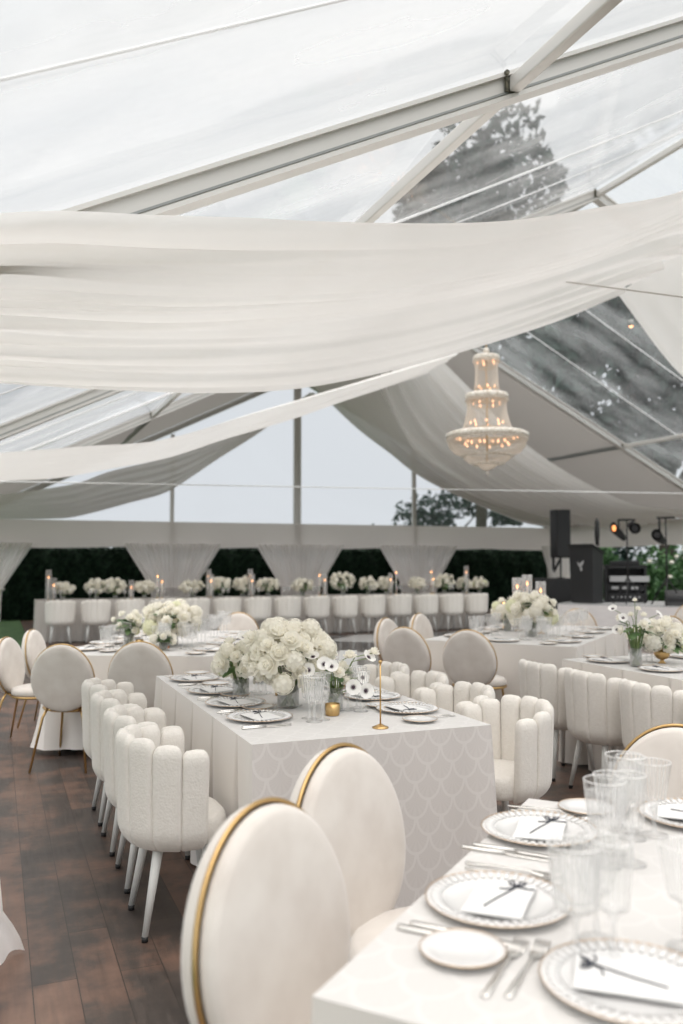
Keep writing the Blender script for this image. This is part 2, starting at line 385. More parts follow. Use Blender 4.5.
# purlins and ridge beam, bay by bay, with their brackets
for i in range(4):
    s0, s1 = RAFT[i] + .06, RAFT[i + 1] - .06
    for t in (RT - 5.2, RT, RT + 5.28, TL, TR):
        z = roofz(t) - .05; m = MB(); mt = MT['alu'] if i < 3 else MT['alu_dark']
        z += .045; m.beam((t, s0, z), (t, s1, z), .065, .085); struct(m.build('roof_purlin', mt, smooth=False, rot=YAW, bevel=.012))
for s in RAFT[1:4]:
    for t in (RT - 5.2, RT, RT + 5.28):
        z = roofz(t) + .01; m = MB()
        for sd in (-1, 1):
            m.box(t - .045, t + .045, s + sd * .035, s + sd * .05, z - .05, z + .04)
            m.box(t - .02, t + .02, s + sd * .05, s + sd * .12, z - .055, z - .04)
            for k in (-1, 1): m.tube([(t + k * .05, s + sd * .05, z + .04), (t + k * .05, s + sd * .075, z + .04)], .014, 8)
        struct(m.build('purlin_bracket', MT['bracket'], smooth=False, rot=YAW))
# welded seams of the vinyl and loose lines over it
def seam(s, sd, t0=0, t1=1, r=.012, mat='seam', ds=0):
    m = MB(); pts = []
    for k in range(13):
        u = t0 + (t1 - t0) * k / 12; t = RT + sd * HW * u; pts.append((t, s + ds * u, roofz(t) + .12 - .05 * sin(pi * u)))
    m.tube(pts, r, 6); return struct(m.build('roof_seam', MT[mat], rot=YAW))
seam(2.68, -1, r=.006); seam(6.6, -1, ds=.3); seam(12.2, 1); seam(13.9, 1); seam(8.0, -1, .0, 1, .008); seam(11.6, -1); seam(13.6, -1, r=.03)
# gable end: posts, clear pane, valance
for t, w in ((4.29, .10), (RT, .28), (11.4, .11)):
    m = MB()
    if w > .2:
        for q in (-1, 1): m.box(t + q * .055 - .05, t + q * .055 + .05, END - .10, END - .02, 0, roofz(t) - .15)
        m.box(t - .02, t + .02, END - .085, END - .02, 0, roofz(t) - .15)
    else: m.box(t - w / 2, t + w / 2, END - .10, END - .02, 0, roofz(t) - .12)
    struct(m.build('gable_post', MT['alu'], smooth=False, rot=YAW))
m = MB(); m.add([(TL, END, EZ), (TR, END, EZ), (RT, END, RZ)], [(0, 1, 2)]); g = struct(m.build('window_1', MT['vinyl_wall'], smooth=False, rot=YAW))
def valance(name, p0, p1, z0, z1, drop=.04, n=60):
    m = MB(); p0, p1 = Vector(p0), Vector(p1); d = (p1 - p0); ln = d.length; d.normalize(); nn = Vector((d.y, -d.x))
    def fn(u, v):
        p = p0 + d * ln * u; w = .02 * sin(u * ln * 7) * (1 - v)
        return (p.x + nn.x * w, p.y + nn.y * w, z0 + (z1 - z0) * v - drop * sin(pi * ((u * ln / 3.6) % 1)) * (1 - v))
    m.grid(fn, n, 4); return struct(m.build(name, MT['canvas_wall'], rot=YAW))
valance('wall_back', (TL, END - .15), (TR, END - .15), 1.84, 2.50)
valance('wall_right', (TR - .1, -4), (TR - .1, END), 1.90, 2.55, n=120)
valance('wall_left', (TL + .05, -4), (TL + .05, END), 1.90, 2.55, n=120)
# thin tie wires
def wire(name, a, b, r=.008, sag=0, mat='rope'):
    m = MB(); a, b = Vector(a), Vector(b)
    m.tube([a.lerp(b, k / 12) - Vector((0, 0, sag * sin(pi * k / 12))) for k in range(13)], r, 6); return struct(m.build(name, MT[mat]))
wire('tie_cable', TW(13.2, TL + .6, 2.62), TW(13.2, TR - .3, 2.86), .010, 0, 'seam')
wire('tie_cable', on_height(528, 277, 4.5) * 1.0, on_height(720, 302, 3.6), .006, .0)

# ---- hanging swags
def interp(pts, t):
    pts = sorted(pts)
    if t <= pts[0][0]: (a, b) = pts[0], pts[1]
    elif t >= pts[-1][0]: (a, b) = pts[-2], pts[-1]
    else:
        for a, b in zip(pts, pts[1:]):
            if a[0] <= t <= b[0]: break
        # smooth (Catmull-Rom) inside
        i = pts.index(a); p0 = pts[max(i - 1, 0)]; p3 = pts[min(i + 2, len(pts) - 1)]; h = (t - a[0]) / max(b[0] - a[0], 1e-6)
        m0 = (b[1] - p0[1]) / max(b[0] - p0[0], 1e-6) * (b[0] - a[0]); m1 = (p3[1] - a[1]) / max(p3[0] - a[0], 1e-6) * (b[0] - a[0])
        return (2 * h**3 - 3 * h**2 + 1) * a[1] + (h**3 - 2 * h**2 + h) * m0 + (-2 * h**3 + 3 * h**2) * b[1] + (h**3 - h**2) * m1
    return a[1] + (b[1] - a[1]) * (t - a[0]) / (b[0] - a[0])
def swag(label, s0, pts0, s1, pts1, t0, t1, folds=7, amp=.05, belly=.1, seed=1, end0=None, end1=None, group=None, fan=.0):
    """cloth slung across the tent: two long edges hanging in planes s0 and s1, lengthwise folds between"""
    # s0, s1: (distance at the eave end or ridge end t0, distance at t1)
    L_ = lambda q: (q, 0) if not isinstance(q, tuple) else (q[0] - (q[1] - q[0]) / (t1 - t0) * t0, (q[1] - q[0]) / (t1 - t0))
    s0, s1 = L_(s0), L_(s1)
    rnd = random.Random(seed); e0 = edge_at(pts0, s0) + (end0 or []); e1 = edge_at(pts1, s1) + (end1 or [])
    e0 = [q for q in e0 if t0 - 1.5 < q[0] < t1 + 1.5]; e1 = [q for q in e1 if t0 - 1.5 < q[0] < t1 + 1.5]
    ph = [(rnd.uniform(0, 6.3), rnd.uniform(.7, 1.3), rnd.uniform(-.9, .9), rnd.uniform(.4, 1.1)) for _ in range(4)]
    def fn(u, v):
        t = t0 + (t1 - t0) * u; za, zb = interp(e0, t), interp(e1, t)
        sa = s0[0] + s0[1] * t; sb = s1[0] + s1[1] * t; s = sa + (sb - sa) * v; z = za + (zb - za) * v - belly * sin(pi * v) * (.25 + .75 * sin(pi * u))
        f = 0
        for k, (p, q, w, aa) in enumerate(ph):
            f += aa * sin(2 * pi * (folds * (.45 + .32 * k)) * q * v + p + w * 3.2 * (u - .5) + 1.2 * sin(2.5 * u + p))
        f = f / 2.6; f = 1.1 - 2.0 * abs(f) ** .75 if seed % 2 else (abs(f) ** .6) * (1 if f > 0 else -1)
        a = amp * (.55 + .45 * cos(2 * pi * u * .6 + ph[0][0]))
        return (t, s + f * a * .8, z + f * a)
    m = MB(); m.grid(fn, 70, 72)
    o = m.build('ceiling_swag', MT['swag'], rot=YAW)
    return tag(o, label, 'drape', group)
ridge = lambda s, dz=.9: (RT, RZ - dz)
swag('front ivory voile swag sweeping across the top, its upper near half', (3.0, 5.2), [(0, 222), (60, 219), (160, 223), (330, 226), (500, 222), (600, 207), (683, 190)],
     (4.6, 7.2), [(0, 325), (95, 330), (170, 331), (250, 326), (340, 318), (450, 300), (560, 273), (683, 226)], TL + .02, RT, 5.2, .16, .05, 3, end0=[(RT, 5.75)], end1=[(RT, 5.4)])
swag('front ivory voile swag sweeping across the top, its lower far half', (4.72, 7.3), [(0, 318), (95, 322), (250, 318), (340, 310), (450, 292), (560, 266), (683, 226)],
     (5.9, 9.3), [(0, 383), (100, 390), (200, 393), (300, 388), (400, 368), (480, 345), (560, 317)], TL + .02, RT, 5, .14, .03, 8, end0=[(RT, 5.38)], end1=[(RT, 5.14)])
swag('ivory swag falling from the ridge down the right slope at the right edge', 5.2, [], 9.3, [(683, 377)], RT, TR - .05, 6, .09, .1, 5,
     end0=[(RT, 5.75), (9.5, 4.6), (12.5, 3.3), (TR, 2.7)], end1=[(RT, 5.14), (10.6, 3.3), (12.7, 2.75), (TR, 2.6)])
swag('ivory swag above the left half of the gable, second from the front', (10.8, 13.6), [(-30, 456), (0, 453), (90, 446), (160, 440), (250, 414), (340, 388), (430, 362)],
     (12.5, 14.9), [(0, 481), (58, 478), (105, 470), (169, 458), (220, 441), (290, 420), (340, 402), (430, 372)], TL + .02, RT, 4, .04, .05, 11)
swag('grey-ivory swag nearest the gable on the left, behind the second', (18.0, 20.3), [(0, 495), (75, 484), (110, 472), (170, 458), (220, 440), (300, 405)],
     (19.8, 21.6), [(0, 519), (50, 519), (75, 517), (130, 503), (170, 491), (220, 457), (255, 434), (290, 408)], TL + .02, RT, 4, .05, .05, 12)
swag('broad ivory swag on the right behind the chandelier', (14.8, 16.4), [(440, 360), (472, 392), (500, 422), (527, 446), (562, 470), (601, 491), (636, 505), (683, 512)],
     (17.2, 19.2), [(378, 378), (395, 420), (413, 449), (450, 476), (500, 502), (560, 520), (620, 528), (683, 532)], RT, TR - .05, 7, .11, .05, 14)
swag('ivory swag on the right closest to the gable posts', (17.8, 20.6), [(370, 372), (395, 418), (413, 447), (450, 474), (500, 500), (560, 517), (620, 525)],
     (21.4, 21.9), [(300, 372), (332, 405), (360, 431), (389, 453), (417, 475), (460, 497), (520, 520), (545, 525)], RT, TR - .05, 7, .11, .05, 17)

# ---- tied curtains
def curtain(label, p, d, half, ztop, zwaist, whw, bottom=.02, wb=.55, seed=1, folds=34):
    p, d = Vector(p), Vector(d).normalized(); nn = Vector((-d.y, d.x, 0)); rnd = random.Random(seed); ph = rnd.uniform(0, 6)
    def hw(z):
        if z > zwaist: k = (z - zwaist) / (ztop - zwaist); return whw + (half - whw) * (k ** 1.0)
        k = (zwaist - z) / (zwaist - bottom); return whw + (wb - whw) * (k ** (.3 if wb > whw * 2 else .6)) + (.07 * max(0, 1 - z / .14) ** .4 if wb > whw * 2 else 0)
    def fn(u, v):
        z = bottom + (ztop - bottom) * v; h = hw(z); x = (2 * u - 1)
        w = .032 * sin(folds * pi * u + ph) + .02 * sin(folds * 2.3 * u + 2 * v)
        q = p + d * x * h + nn * (w * (1 if h > .3 else .8)); return (q.x, q.y, z)
    r = thing('tied_curtain', label, 'curtain', 'tied curtains along the open tent sides', p)
    m = MB(); m.grid(fn, folds * 6, 30)
    o = m.build('curtain_cloth', MT['curtain'], r); o.location = -p
    m = MB(); m.ring(lambda u: (d.x * cos(2 * pi * u) * (whw + .03) + nn.x * sin(2 * pi * u) * .09, d.y * cos(2 * pi * u) * (whw + .03) + nn.y * sin(2 * pi * u) * .09, zwaist + .02 * sin(2 * pi * u)), .03, 32, 8)
    m.build('tie_band', MT['curtain'], r); return r
v_ = TW(0, 1); u_ = TW(1, 0)
for (t, lab) in ((TL + .25, 'at the far left corner post'), (4.29, 'on the left gable post'), (RT, 'on the thick central gable post'), (11.4, 'on the right gable post'), (TR - .12, 'at the right rear corner behind the speaker')):
    pp = TW(END - .35 if t < TR - 1 else 21.6, t); curtain('ivory tied-back curtain ' + lab, pp, v_, 1.28 if t < TR - 1 else .95, 1.92, .80, .58, seed=int(t * 3) + 3)
curtain('ivory curtain at the lower left edge, its hem bunched on the floor', TW(3.42, -.33), u_ * .3 + v_, .16, 1.7, .90, .14, .01, .425, 9, 12)

# ================================================================== OUTSIDE
def leaves(m, pts, size, rnd, mi=0):
    for p in pts:
        a = Vector((rnd.gauss(0, 1), rnd.gauss(0, 1), rnd.gauss(0, 1))).normalized(); b = a.cross(Vector((rnd.gauss(0, 1), rnd.gauss(0, 1), rnd.gauss(0, 1)))).normalized()
        s = size * rnd.uniform(.6, 1.3); p = Vector(p); c = a.cross(b) * s * .25
        m.add([p - a * s, p + b * s * .5 + c, p + a * s, p - b * s * .5 + c], [(0, 1, 2), (0, 2, 3)], mi)
rnd = random.Random(4)
m = MB(); hs0, hs1 = END + .5, END + 1.7
def hedge_fn(u, v):
    t = -9 + u * 25.5
    prof = [(hs0, 0), (hs0 - .05, .6), (hs0, 1.3), (hs0 + .12, 1.78), (hs0 + .6, 1.84), (hs1, 1.7), (hs1, 0)]
    k = v * 6; i = min(int(k), 5); f = k - i; s = prof[i][0] * (1 - f) + prof[i + 1][0] * f; z = prof[i][1] * (1 - f) + prof[i + 1][1] * f
    return (t + .05 * sin(31 * z + 7 * t), s + .05 * sin(9 * t + 5 * z) + .04 * sin(23 * t - 11 * z), z + .02 * sin(13 * t))
m.grid(hedge_fn, 300, 24)
pts = [(-9 + rnd.random() * 25.5, hs0 - .04 + rnd.uniform(-.05, .05), rnd.random() * 1.8) for _ in range(9000)] + [(-9 + rnd.random() * 25.5, hs0 + rnd.random() * .9, 1.82 + rnd.uniform(-.02, .05)) for _ in range(2500)]
leaves(m, pts, .055, rnd)
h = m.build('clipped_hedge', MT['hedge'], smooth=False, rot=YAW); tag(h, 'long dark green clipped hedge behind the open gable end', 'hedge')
m = MB(); m.box(-9, .60, 15.9, END + .2, -.02, .004); struct(m.build('grass_strip', MT['grass'], smooth=False, rot=YAW))
m = MB(); m.box(-9, .60, 13.6, 15.9, -.02, .003); struct(m.build('paving_strip', MT['paving'], smooth=False, rot=YAW))

def tree(label, loc, blobs, trunk_h, n, leafsize, mat='tree', seed=1, trunk_r=.3, name='leafy_tree'):
    rnd = random.Random(seed); r = thing(name, label, 'tree', None, loc); m = MB()
    for (bx, by, bz, rx, ry, rz) in blobs:
        pts = []
        k = int(n / len(blobs))
        for _ in range(k):
            d = Vector((rnd.gauss(0, 1), rnd.gauss(0, 1), rnd.gauss(0, 1))).normalized() * (rnd.random() ** .33)
            w = 1 + .18 * sin(5 * d.x + bz) + .15 * sin(7 * d.z + bx)
            pts.append((bx + d.x * rx * w, by + d.y * ry * w, bz + d.z * rz * w))
        leaves(m, pts, leafsize, rnd)
    m.build('crown', MT[mat], r, smooth=False)
    m = MB(); m.tube([(0, 0, 0), (trunk_r * .3, 0, trunk_h * .4), (-trunk_r * .2, 0, trunk_h)], [trunk_r, trunk_r * .7, trunk_r * .4], 10)
    for (bx, by, bz, rx, ry, rz) in blobs: m.tube([(0, 0, trunk_h * .6), (bx * .5, by * .5, (trunk_h * .6 + bz) / 2), (bx, by, bz)], [trunk_r * .45, trunk_r * .3, trunk_r * .1], 7)
    m.build('trunk', MT['bark'], r); return r
tree('tall dark tree seen blurred through the clear roof above the front swag', (8.4, 52, 0), [(-2.2, 0, 21, 3.6, 2, 4.9), (1.0, 0, 24, 4.2, 2.5, 5.5), (3.4, 1, 19, 3, 2, 4), (-.8, 0, 16.5, 3, 2, 3.5)], 18, 9000, .40, seed=2, trunk_r=.4)
tree('broad dark tree beyond the right roof slope, patches of sky through it', (13.5, 36, 0), [(-4.6, 0, 9, 2.6, 2, 3.2), (-2, 0, 11.5, 3, 2, 2.4), (1.5, 0, 9.5, 3.6, 2.5, 2.8), (5, 0, 8, 3.4, 2.5, 3), (-1.5, 1, 6.6, 3.2, 2, 1.8), (5.5, 0, 12.2, 3, 2, 1.6)], 6, 9500, .36, seed=3, trunk_r=.45)
tree('spreading dark tree on the horizon right of the central gable post', (8.0, 66, 0), [(-2.3, 0, 4.9, 1.7, 1.5, 1.2), (.3, 0, 6.0, 2.2, 1.5, 1.1), (2.9, 0, 5.6, 1.9, 1.5, 1.0), (-.6, 0, 4.6, 1.4, 1, .7), (4.7, 0, 4.7, 1.2, 1.2, .6)], 4, 1500, .26, seed=5, trunk_r=.25)
tree('low bush just showing over the valance beside the central post', (3.6, 72, 0), [(0, 0, 3.6, 2.6, 1.2, .8)], 3, 500, .25, seed=6, trunk_r=.15)
# lit garden behind the stage
rnd = random.Random(21)
def bush(label, x, y, rx, rz, mat, n, ls, seed, heads=0):
    r = thing('garden_bush', label, 'bush', None, (x, y, 0)); m = MB(); rnd = random.Random(seed)
    pts = []
    for _ in range(n):
        d = Vector((rnd.gauss(0, 1), rnd.gauss(0, 1), abs(rnd.gauss(0, 1)))).normalized() * (.6 + .4 * rnd.random()); w = 1 + .15 * sin(6 * d.x + seed) + .1 * sin(9 * d.z)
        pts.append((d.x * rx * w, d.y * rx * .6 * w, d.z * rz * w))
    leaves(m, pts, ls, rnd); m.build('foliage', MT[mat], r, smooth=False)
    m = MB()
    for k in range(6): m.tube([(0, 0, 0), (rx * .5 * cos(k), rx * .3 * sin(k), rz * .5)], .03, 6)
    m.build('stems', MT['bark'], r)
    if heads:
        for k in range(heads):
            a = rnd.uniform(-1, 1); m = MB(); m.lathe([(0, -.06), (.05, -.04), (.075, 0), (.05, .04), (0, .055)], 10); 
            m.build('flower_head', MT['hydrangea'], r, loc=(a * rx * .8, -rx * .55, rz * rnd.uniform(.35, .95)))
    return r
for i, a in enumerate([('round green bush right behind the lectern', 8.5, 28.2, 1.1, 2.2, 'shrub', 1500, .11, 1, 2),
          ('tall dark green bush behind the first light stand', 10.4, 32.5, 1.6, 3.2, 'tree', 1500, .14, 2),
          ('bright green bush between the light stands', 9.3, 25.4, 1.05, 1.7, 'shrub', 1600, .11, 3, 3),
          ('pale hydrangea bush in flower behind the light stands', 11.9, 28.9, 1.5, 2.3, 'shrub', 1500, .12, 4, 16),
          ('big bright green bush at the right edge behind the stage', 9.95, 22.9, 1.25, 1.7, 'shrub', 2000, .10, 5),
          ('dark evergreen bush at the far right of the garden', 15.4, 33.5, 2.2, 3.4, 'tree', 1800, .16, 6)]): bush(*a)

# ================================================================== STAGE AND EQUIPMENT
SA = Vector((4.5, 18.0, 0)); sd_ = Vector((.855, -.52, 0)).normalized(); sn_ = Vector((.52, .855, 0)).normalized()
srot = atan2(sd_.y, sd_.x)
def stg(a, b, z=.6): return SA + sd_ * a + sn_ * b + Vector((0, 0, z))
st = thing('low_stage', 'low stage with a pale skirt behind the right tables', 'stage', None, SA, srot)
m = MB(); m.box(0, 4.7, 0.03, 2.1, .52, .6); m.build('deck', MT['plastic_grey'], st, smooth=False)
m = MB(); m.grid(lambda u, v: (u * 4.7, .003 * sin(u * 60), .005 + v * .575), 240, 2); m.grid(lambda u, v: (.012 * sin(u * 60), u * 2.1, .005 + v * .575), 80, 2); m.build('skirt', MT['stage'], st)
def px_on(x, z, a_line):  # where the view ray of column x crosses the line stage-front + a_line*sn_
    dx = (x - 341.5) / 860; P = SA + sn_ * a_line; # P+sd*k  : X = dx*Y
    k = (dx * P.y - P.x) / (sd_.x - dx * sd_.y); q = P + sd_ * k; return Vector((q.x, q.y, z))
# lectern
lp = px_on(586, .6, .45)
lt = thing('black_lectern', 'black lectern with a pale emblem on its front at the stage edge', 'lectern', None, lp, radians(-48)); lt.scale = (.86, .86, 1.02)
m = MB(); m.add([(-.30, -.22, 0), (.30, -.22, 0), (.30, .22, 0), (-.30, .22, 0), (-.33, -.25, 1.18), (.33, -.25, 1.18), (.33, .22, 1.02), (-.33, .22, 1.02)],
      [(0, 3, 2, 1), (4, 5, 6, 7), (0, 1, 5, 4), (1, 2, 6, 5), (2, 3, 7, 6), (3, 0, 4, 7)]); m.build('body', MT['speaker'], lt, smooth=False)
m = MB(); m.add([(-.36, -.28, 1.18), (.36, -.28, 1.18), (.36, .25, 1.01), (-.36, .25, 1.01), (-.36, -.28, 1.21), (.36, -.28, 1.21), (.36, .25, 1.04), (-.36, .25, 1.04)],
      [(0, 3, 2, 1), (4, 5, 6, 7), (0, 1, 5, 4), (1, 2, 6, 5), (2, 3, 7, 6), (3, 0, 4, 7)]); m.build('reading_top', MT['speaker'], lt, smooth=False)
m = MB()
for q in (((-.10, .86), (-.02, .80), (.0, .72), (-.06, .77)), ((-.02, .80), (.04, .86), (.03, .76), (.0, .72)), ((.03, .84), (.11, .88), (.06, .78), (.02, .76)), ((-.03, .76), (.02, .76), (.05, .68), (.0, .65))):
    m.add([(a, -.262 - .045 * (b - .72), b) for a, b in q], [(0, 1, 2, 3)])
e_ = m.build('emblem', MT['plastic_grey'], lt, smooth=False); e_['label'] = 'pale winged emblem'
# subwoofer + column speaker
sp_ = px_on(556, 0, -.05) + Vector((-.45, .3, 0)); sp_ = Vector((4.75, 19.75, 0))
sp_ = Vector(((556 - 341.5) / 860 * 19.9, 19.9, 0))
sub = thing('subwoofer', 'black subwoofer cabinet left of the lectern, under the column speaker', 'speaker', None, sp_ + Vector((-.06, 0, 0)), radians(10))
# it stands beside the stage
m = MB(); m.box(-.38, .38, -.3, .3, 0.03, 1.08); m.build('cabinet', MT['speaker'], sub, bevel=.02)
m = MB(); m.box(-.35, .35, -.315, -.298, .08, 1.04); m.build('grille', MT['grille'], sub, smooth=False)
for k in (-1, 1):
    for j in (-1, 1):
        m = MB(); m.lathe([(0, 0), (.03, 0), (.03, .03), (0, .03)], 10, (k * .3, j * .22, 0)); m.build('foot', MT['black'], sub)
csp = thing('column_speaker', 'tall black loudspeaker raised on a pole above the subwoofer', 'speaker', None, sp_ + Vector((.10, 0, 1.08)), radians(14))
m = MB(); m.tube([(0, 0, 0), (0, 0, .75)], .02, 10); m.lathe([(0, 0), (.09, 0), (.09, .02), (0, .02)], 16); m.build('pole', MT['speaker'], csp)
m = MB(); m.box(-.175, .175, -.17, .17, .47, 1.58); m.build('cabinet', MT['speaker'], csp, bevel=.02)
m = MB(); m.box(-.16, .16, -.185, -.168, .50, 1.55); m.build('grille', MT['grille'], csp, smooth=False)
m = MB(); m.box(-.20, -.17, -.04, .04, .2, .62); m.tube([(-.18, 0, .15), (0, 0, .45)], .03, 8); m.build('bracket', MT['speaker'], csp, smooth=False)
# equipment rack
rp = px_on(624, .6, 1.35)
rk = thing('equipment_rack', 'black equipment rack with pale mixer panels beside the lectern', 'equipment rack', None, rp, radians(-12))
m = MB()
for (a, b, c, d) in ((-.40, .40, 0, .06), (-.40, .40, .42, .5), (-.40, .40, .72, .78)): m.box(a, b, -.25, .25, c, d)
m.box(-.42, -.37, -.25, .25, 0, .8); m.box(.37, .42, -.25, .25, 0, .8); m.box(-.40, .40, .2, .25, 0, .8); m.build('case', MT['speaker'], rk, smooth=False)
m = MB(); m.box(-.36, .36, -.26, -.22, .06, .20)
for k in range(7): m.box(-.3 + k * .09, -.26 + k * .09, -.268, -.255, .10, .13, 1)
m.build('amplifier', [MT['speaker'], MT['plastic_grey']], rk, smooth=False)
m = MB(); m.box(-.34, .46, -.34, -.1, .50, .56); m.box(-.34, .46, -.34, -.3, .44, .5); m.build('mixer', MT['plastic_grey'], rk, smooth=False)
m = MB(); m.box(-.36, .36, -.26, -.2, .24, .38)
for k in range(3): m.box(-.3 + k * .2, -.16 + k * .2, -.268, -.255, .28, .34, 1)
m.build('receiver', [MT['speaker'], MT['plastic_grey']], rk, smooth=False)
m = MB(); m.box(-.3, .3, -.1, .1, .79, .88); m.build('screen_case', MT['speaker'], rk, bevel=.01)
# light stands
def light_stand(label, x, h, depth, fixtures, rot):
    p = px_on(x, .6, depth); r = thing('light_stand', label, 'light stand', 'stage light stands', p, rot)
    m = MB(); m.tube([(0, 0, .3), (0, 0, h)], [.022, .014], 10); m.build('pole', MT['speaker'], r)
    for k in range(3):
        a = k * 2 * pi / 3 + .4; m = MB(); m.tube([(0, 0, .55), (.36 * cos(a), .36 * sin(a), .012)], .013, 8); m.build('leg', MT['speaker'], r)
    m = MB(); m.box(-.17, .17, -.03, .03, h - .04, h); m.build('cross_bar', MT['speaker'], r, smooth=False)
    for (fx, fz, tilt, lit) in fixtures:
        f = MB(); c, s_ = cos(tilt), sin(tilt)
        prof = [(0, -.13), (.07, -.13), (.09, -.05), (.11, .10), (.115, .13)]
        n = 18; vs = []
        for (rr, zz) in prof:
            for k in range(n):
                a = 2 * pi * k / n; x_, y_, z_ = rr * cos(a), zz, rr * sin(a); vs.append((fx + x_ * c - y_ * s_, x_ * s_ * .3 - y_ * .7, fz + z_ + y_ * s_))
        f.add(vs, [(i * n + k, i * n + (k + 1) % n, (i + 1) * n + (k + 1) % n, (i + 1) * n + k) for i in range(len(prof) - 1) for k in range(n)])
        hd = f.build('lamp_head', MT['speaker'], r)
        g = MB(); y_ = .115; g.add([(fx + .065 * cos(2 * pi * k / n) * c - y_ * s_, .065 * cos(2 * pi * k / n) * s_ * .3 - y_ * .7, fz + .065 * sin(2 * pi * k / n) + y_ * s_) for k in range(n)], [tuple(range(n))])
        g.build('lens', MT['lamp_orange'] if lit else MT['grille'], hd, smooth=False)
        y2 = MB(); y2.box(fx - .02, fx + .02, -.02, .02, min(fz, h), max(fz, h)); y2.build('yoke', MT['speaker'], hd, smooth=False)
light_stand('light stand with two lamp heads, one glowing amber, left of the pair', 627, 1.74, .35, [(-.16, 1.46, .9, True), (.12, 1.58, -.3, False)], -.3)
light_stand('light stand with a dark lamp head, nearer the right edge', 666, 1.76, .25, [(-.12, 1.34, .5, False)], -.3)
p = px_on(598.5, .6, 1.0); r = thing('slim_speaker_stand', 'slim stand with a narrow black speaker right of the lectern', 'speaker stand', None, p, 0)
m = MB(); m.tube([(0, 0, 0), (0, 0, 1.55)], .014, 8); m.lathe([(0, 0), (.16, 0), (.16, .02), (0, .03)], 16); m.build('pole', MT['speaker'], r)
m = MB(); m.lathe([(0, 0), (.04, .04), (.055, .25), (.05, .5), (.02, .6), (0, .61)], 12, (-.03, 0, 1.20)); m.build('speaker_body', MT['speaker'], r)
p = px_on(679, .6, .35); r = thing('floor_monitor', 'small black wedge monitor on the stage at the right edge', 'speaker', None, p, -.3)
m = MB(); m.add([(-.28, -.2, 0), (.28, -.2, 0), (.28, .2, 0), (-.28, .2, 0), (-.28, -.12, .2), (.28, -.12, .2), (.28, .2, .3), (-.28, .2, .3)], [(0, 3, 2, 1), (4, 5, 6, 7), (0, 1, 5, 4), (1, 2, 6, 5), (2, 3, 7, 6), (3, 0, 4, 7)]); m.build('cabinet', MT['speaker'], r, smooth=False)
m = MB(); m.box(-.24, .24, -.17, -.15, .03, .15); m.build('grille', MT['grille'], r, smooth=False)

# ================================================================== CHANDELIER
CD = 14.6; cxy = Vector(((488 - 341.5) / 860 * CD, CD, 0)); k_ = CD / 860
def cz(y): return CAMH + (560 - y) * k_
ch = thing('crystal_chandelier', 'tall tiered crystal chandelier glowing warm below the ridge', 'chandelier', None, (cxy.x, cxy.y, cz(475)))
z0_ = cz(475); R_ = lambda px: px / 2 * k_; Z_ = lambda y: cz(y) - z0_
m = MB(); m.tube([(0, 0, Z_(350)), (0, 0, 6.5 - z0_)], .012, 8); m.build('hanging_chain', MT['gold'], ch)
m = MB(); m.lathe([(0, Z_(345)), (R_(4), Z_(346)), (R_(7), Z_(349)), (R_(4), Z_(351)), (R_(8), Z_(353)), (R_(12), Z_(355))], 20); m.build('finial', MT['crystal_band'], ch)
for w, ya, yb in ((27, 353.5, 359), (43.5, 392.5, 398.5), (83, 432, 438.5)):
    m = MB(); m.lathe([(R_(w) * .93, Z_(ya)), (R_(w), Z_(ya + 1.5)), (R_(w), Z_(yb - 1.5)), (R_(w) * .95, Z_(yb)), (R_(w) * .8, Z_(yb)), (R_(w) * .8, Z_(ya))], 64); m.build('crystal_band', MT['crystal_band'], ch)
    m = MB(); n = int(w * 1.1)
    for q in range(n):
        a = 2 * pi * q / n; m.lathe([(0, -.035), (.013, -.02), (.013, .0), (0, .012)], 6, (R_(w) * .97 * cos(a), R_(w) * .97 * sin(a), Z_(yb) - .01))
    m.ring(lambda u: (R_(w) * .97 * cos(2 * pi * u), R_(w) * .97 * sin(2 * pi * u), Z_(yb) - .004), .012, 64, 6); m.build('pendant_drops', MT['crystal'], ch)
for w, ya in ((54, 454.5), (33, 462.5)):
    m = MB(); m.lathe([(R_(w) * .9, Z_(ya)), (R_(w), Z_(ya + .4)), (R_(w), Z_(ya + 1.6)), (R_(w) * .9, Z_(ya + 2))], 48); m.build('crystal_band', MT['crystal_band'], ch)
def strands(name, prof, n):
    m = MB()
    for q in range(n):
        a = 2 * pi * q / n; pts = [(r * cos(a), r * sin(a), z) for r, z in prof]; m.tube(pts, .0075, 5, cap=False)
    m.build(name, MT['crystal'], ch)
strands('crystal_strands', [(R_(23), Z_(360)), (R_(22), Z_(370)), (R_(23), Z_(382)), (R_(26), Z_(393))], 40)
strands('crystal_strands', [(R_(38), Z_(399)), (R_(39), Z_(410)), (R_(44), Z_(421)), (R_(52), Z_(432))], 64)
for tier, pr in enumerate((((78, 440), (76, 446), (66, 452), (50, 456), (40, 456)), ((48, 455), (45, 459), (34, 463), (18, 464.5)), ((20, 463), (17, 466), (9, 469), (3, 470.5)))):
    strands('crystal_strands', [(R_(a), Z_(b)) for a, b in pr], 110 - 30 * tier)
m = MB(); m.lathe([(0, -.01), (.02, .01), (.03, .035), (.015, .06), (.03, .09), (R_(8), Z_(470)), (0, Z_(469))], 16); m.build('bottom_drop', MT['crystal'], ch)
m = MB()
for (w, y) in ((20, 366), (30, 388), (36, 404), (44, 428), (70, 441)):
    m.ring(lambda u: (R_(w) * .8 * cos(2 * pi * u), R_(w) * .8 * sin(2 * pi * u), Z_(y)), .008, 32, 6)
m.tube([(0, 0, Z_(355)), (0, 0, Z_(462))], .014, 8); m.build('inner_frame', MT['gold'], ch)
bm_ = MB(); bm_.lathe([(0, -.025), (.014, -.01), (.018, .008), (.009, .032), (0, .045)], 8); b0 = bm_.build('bulb', MT['bulb'], ch)
bl = []
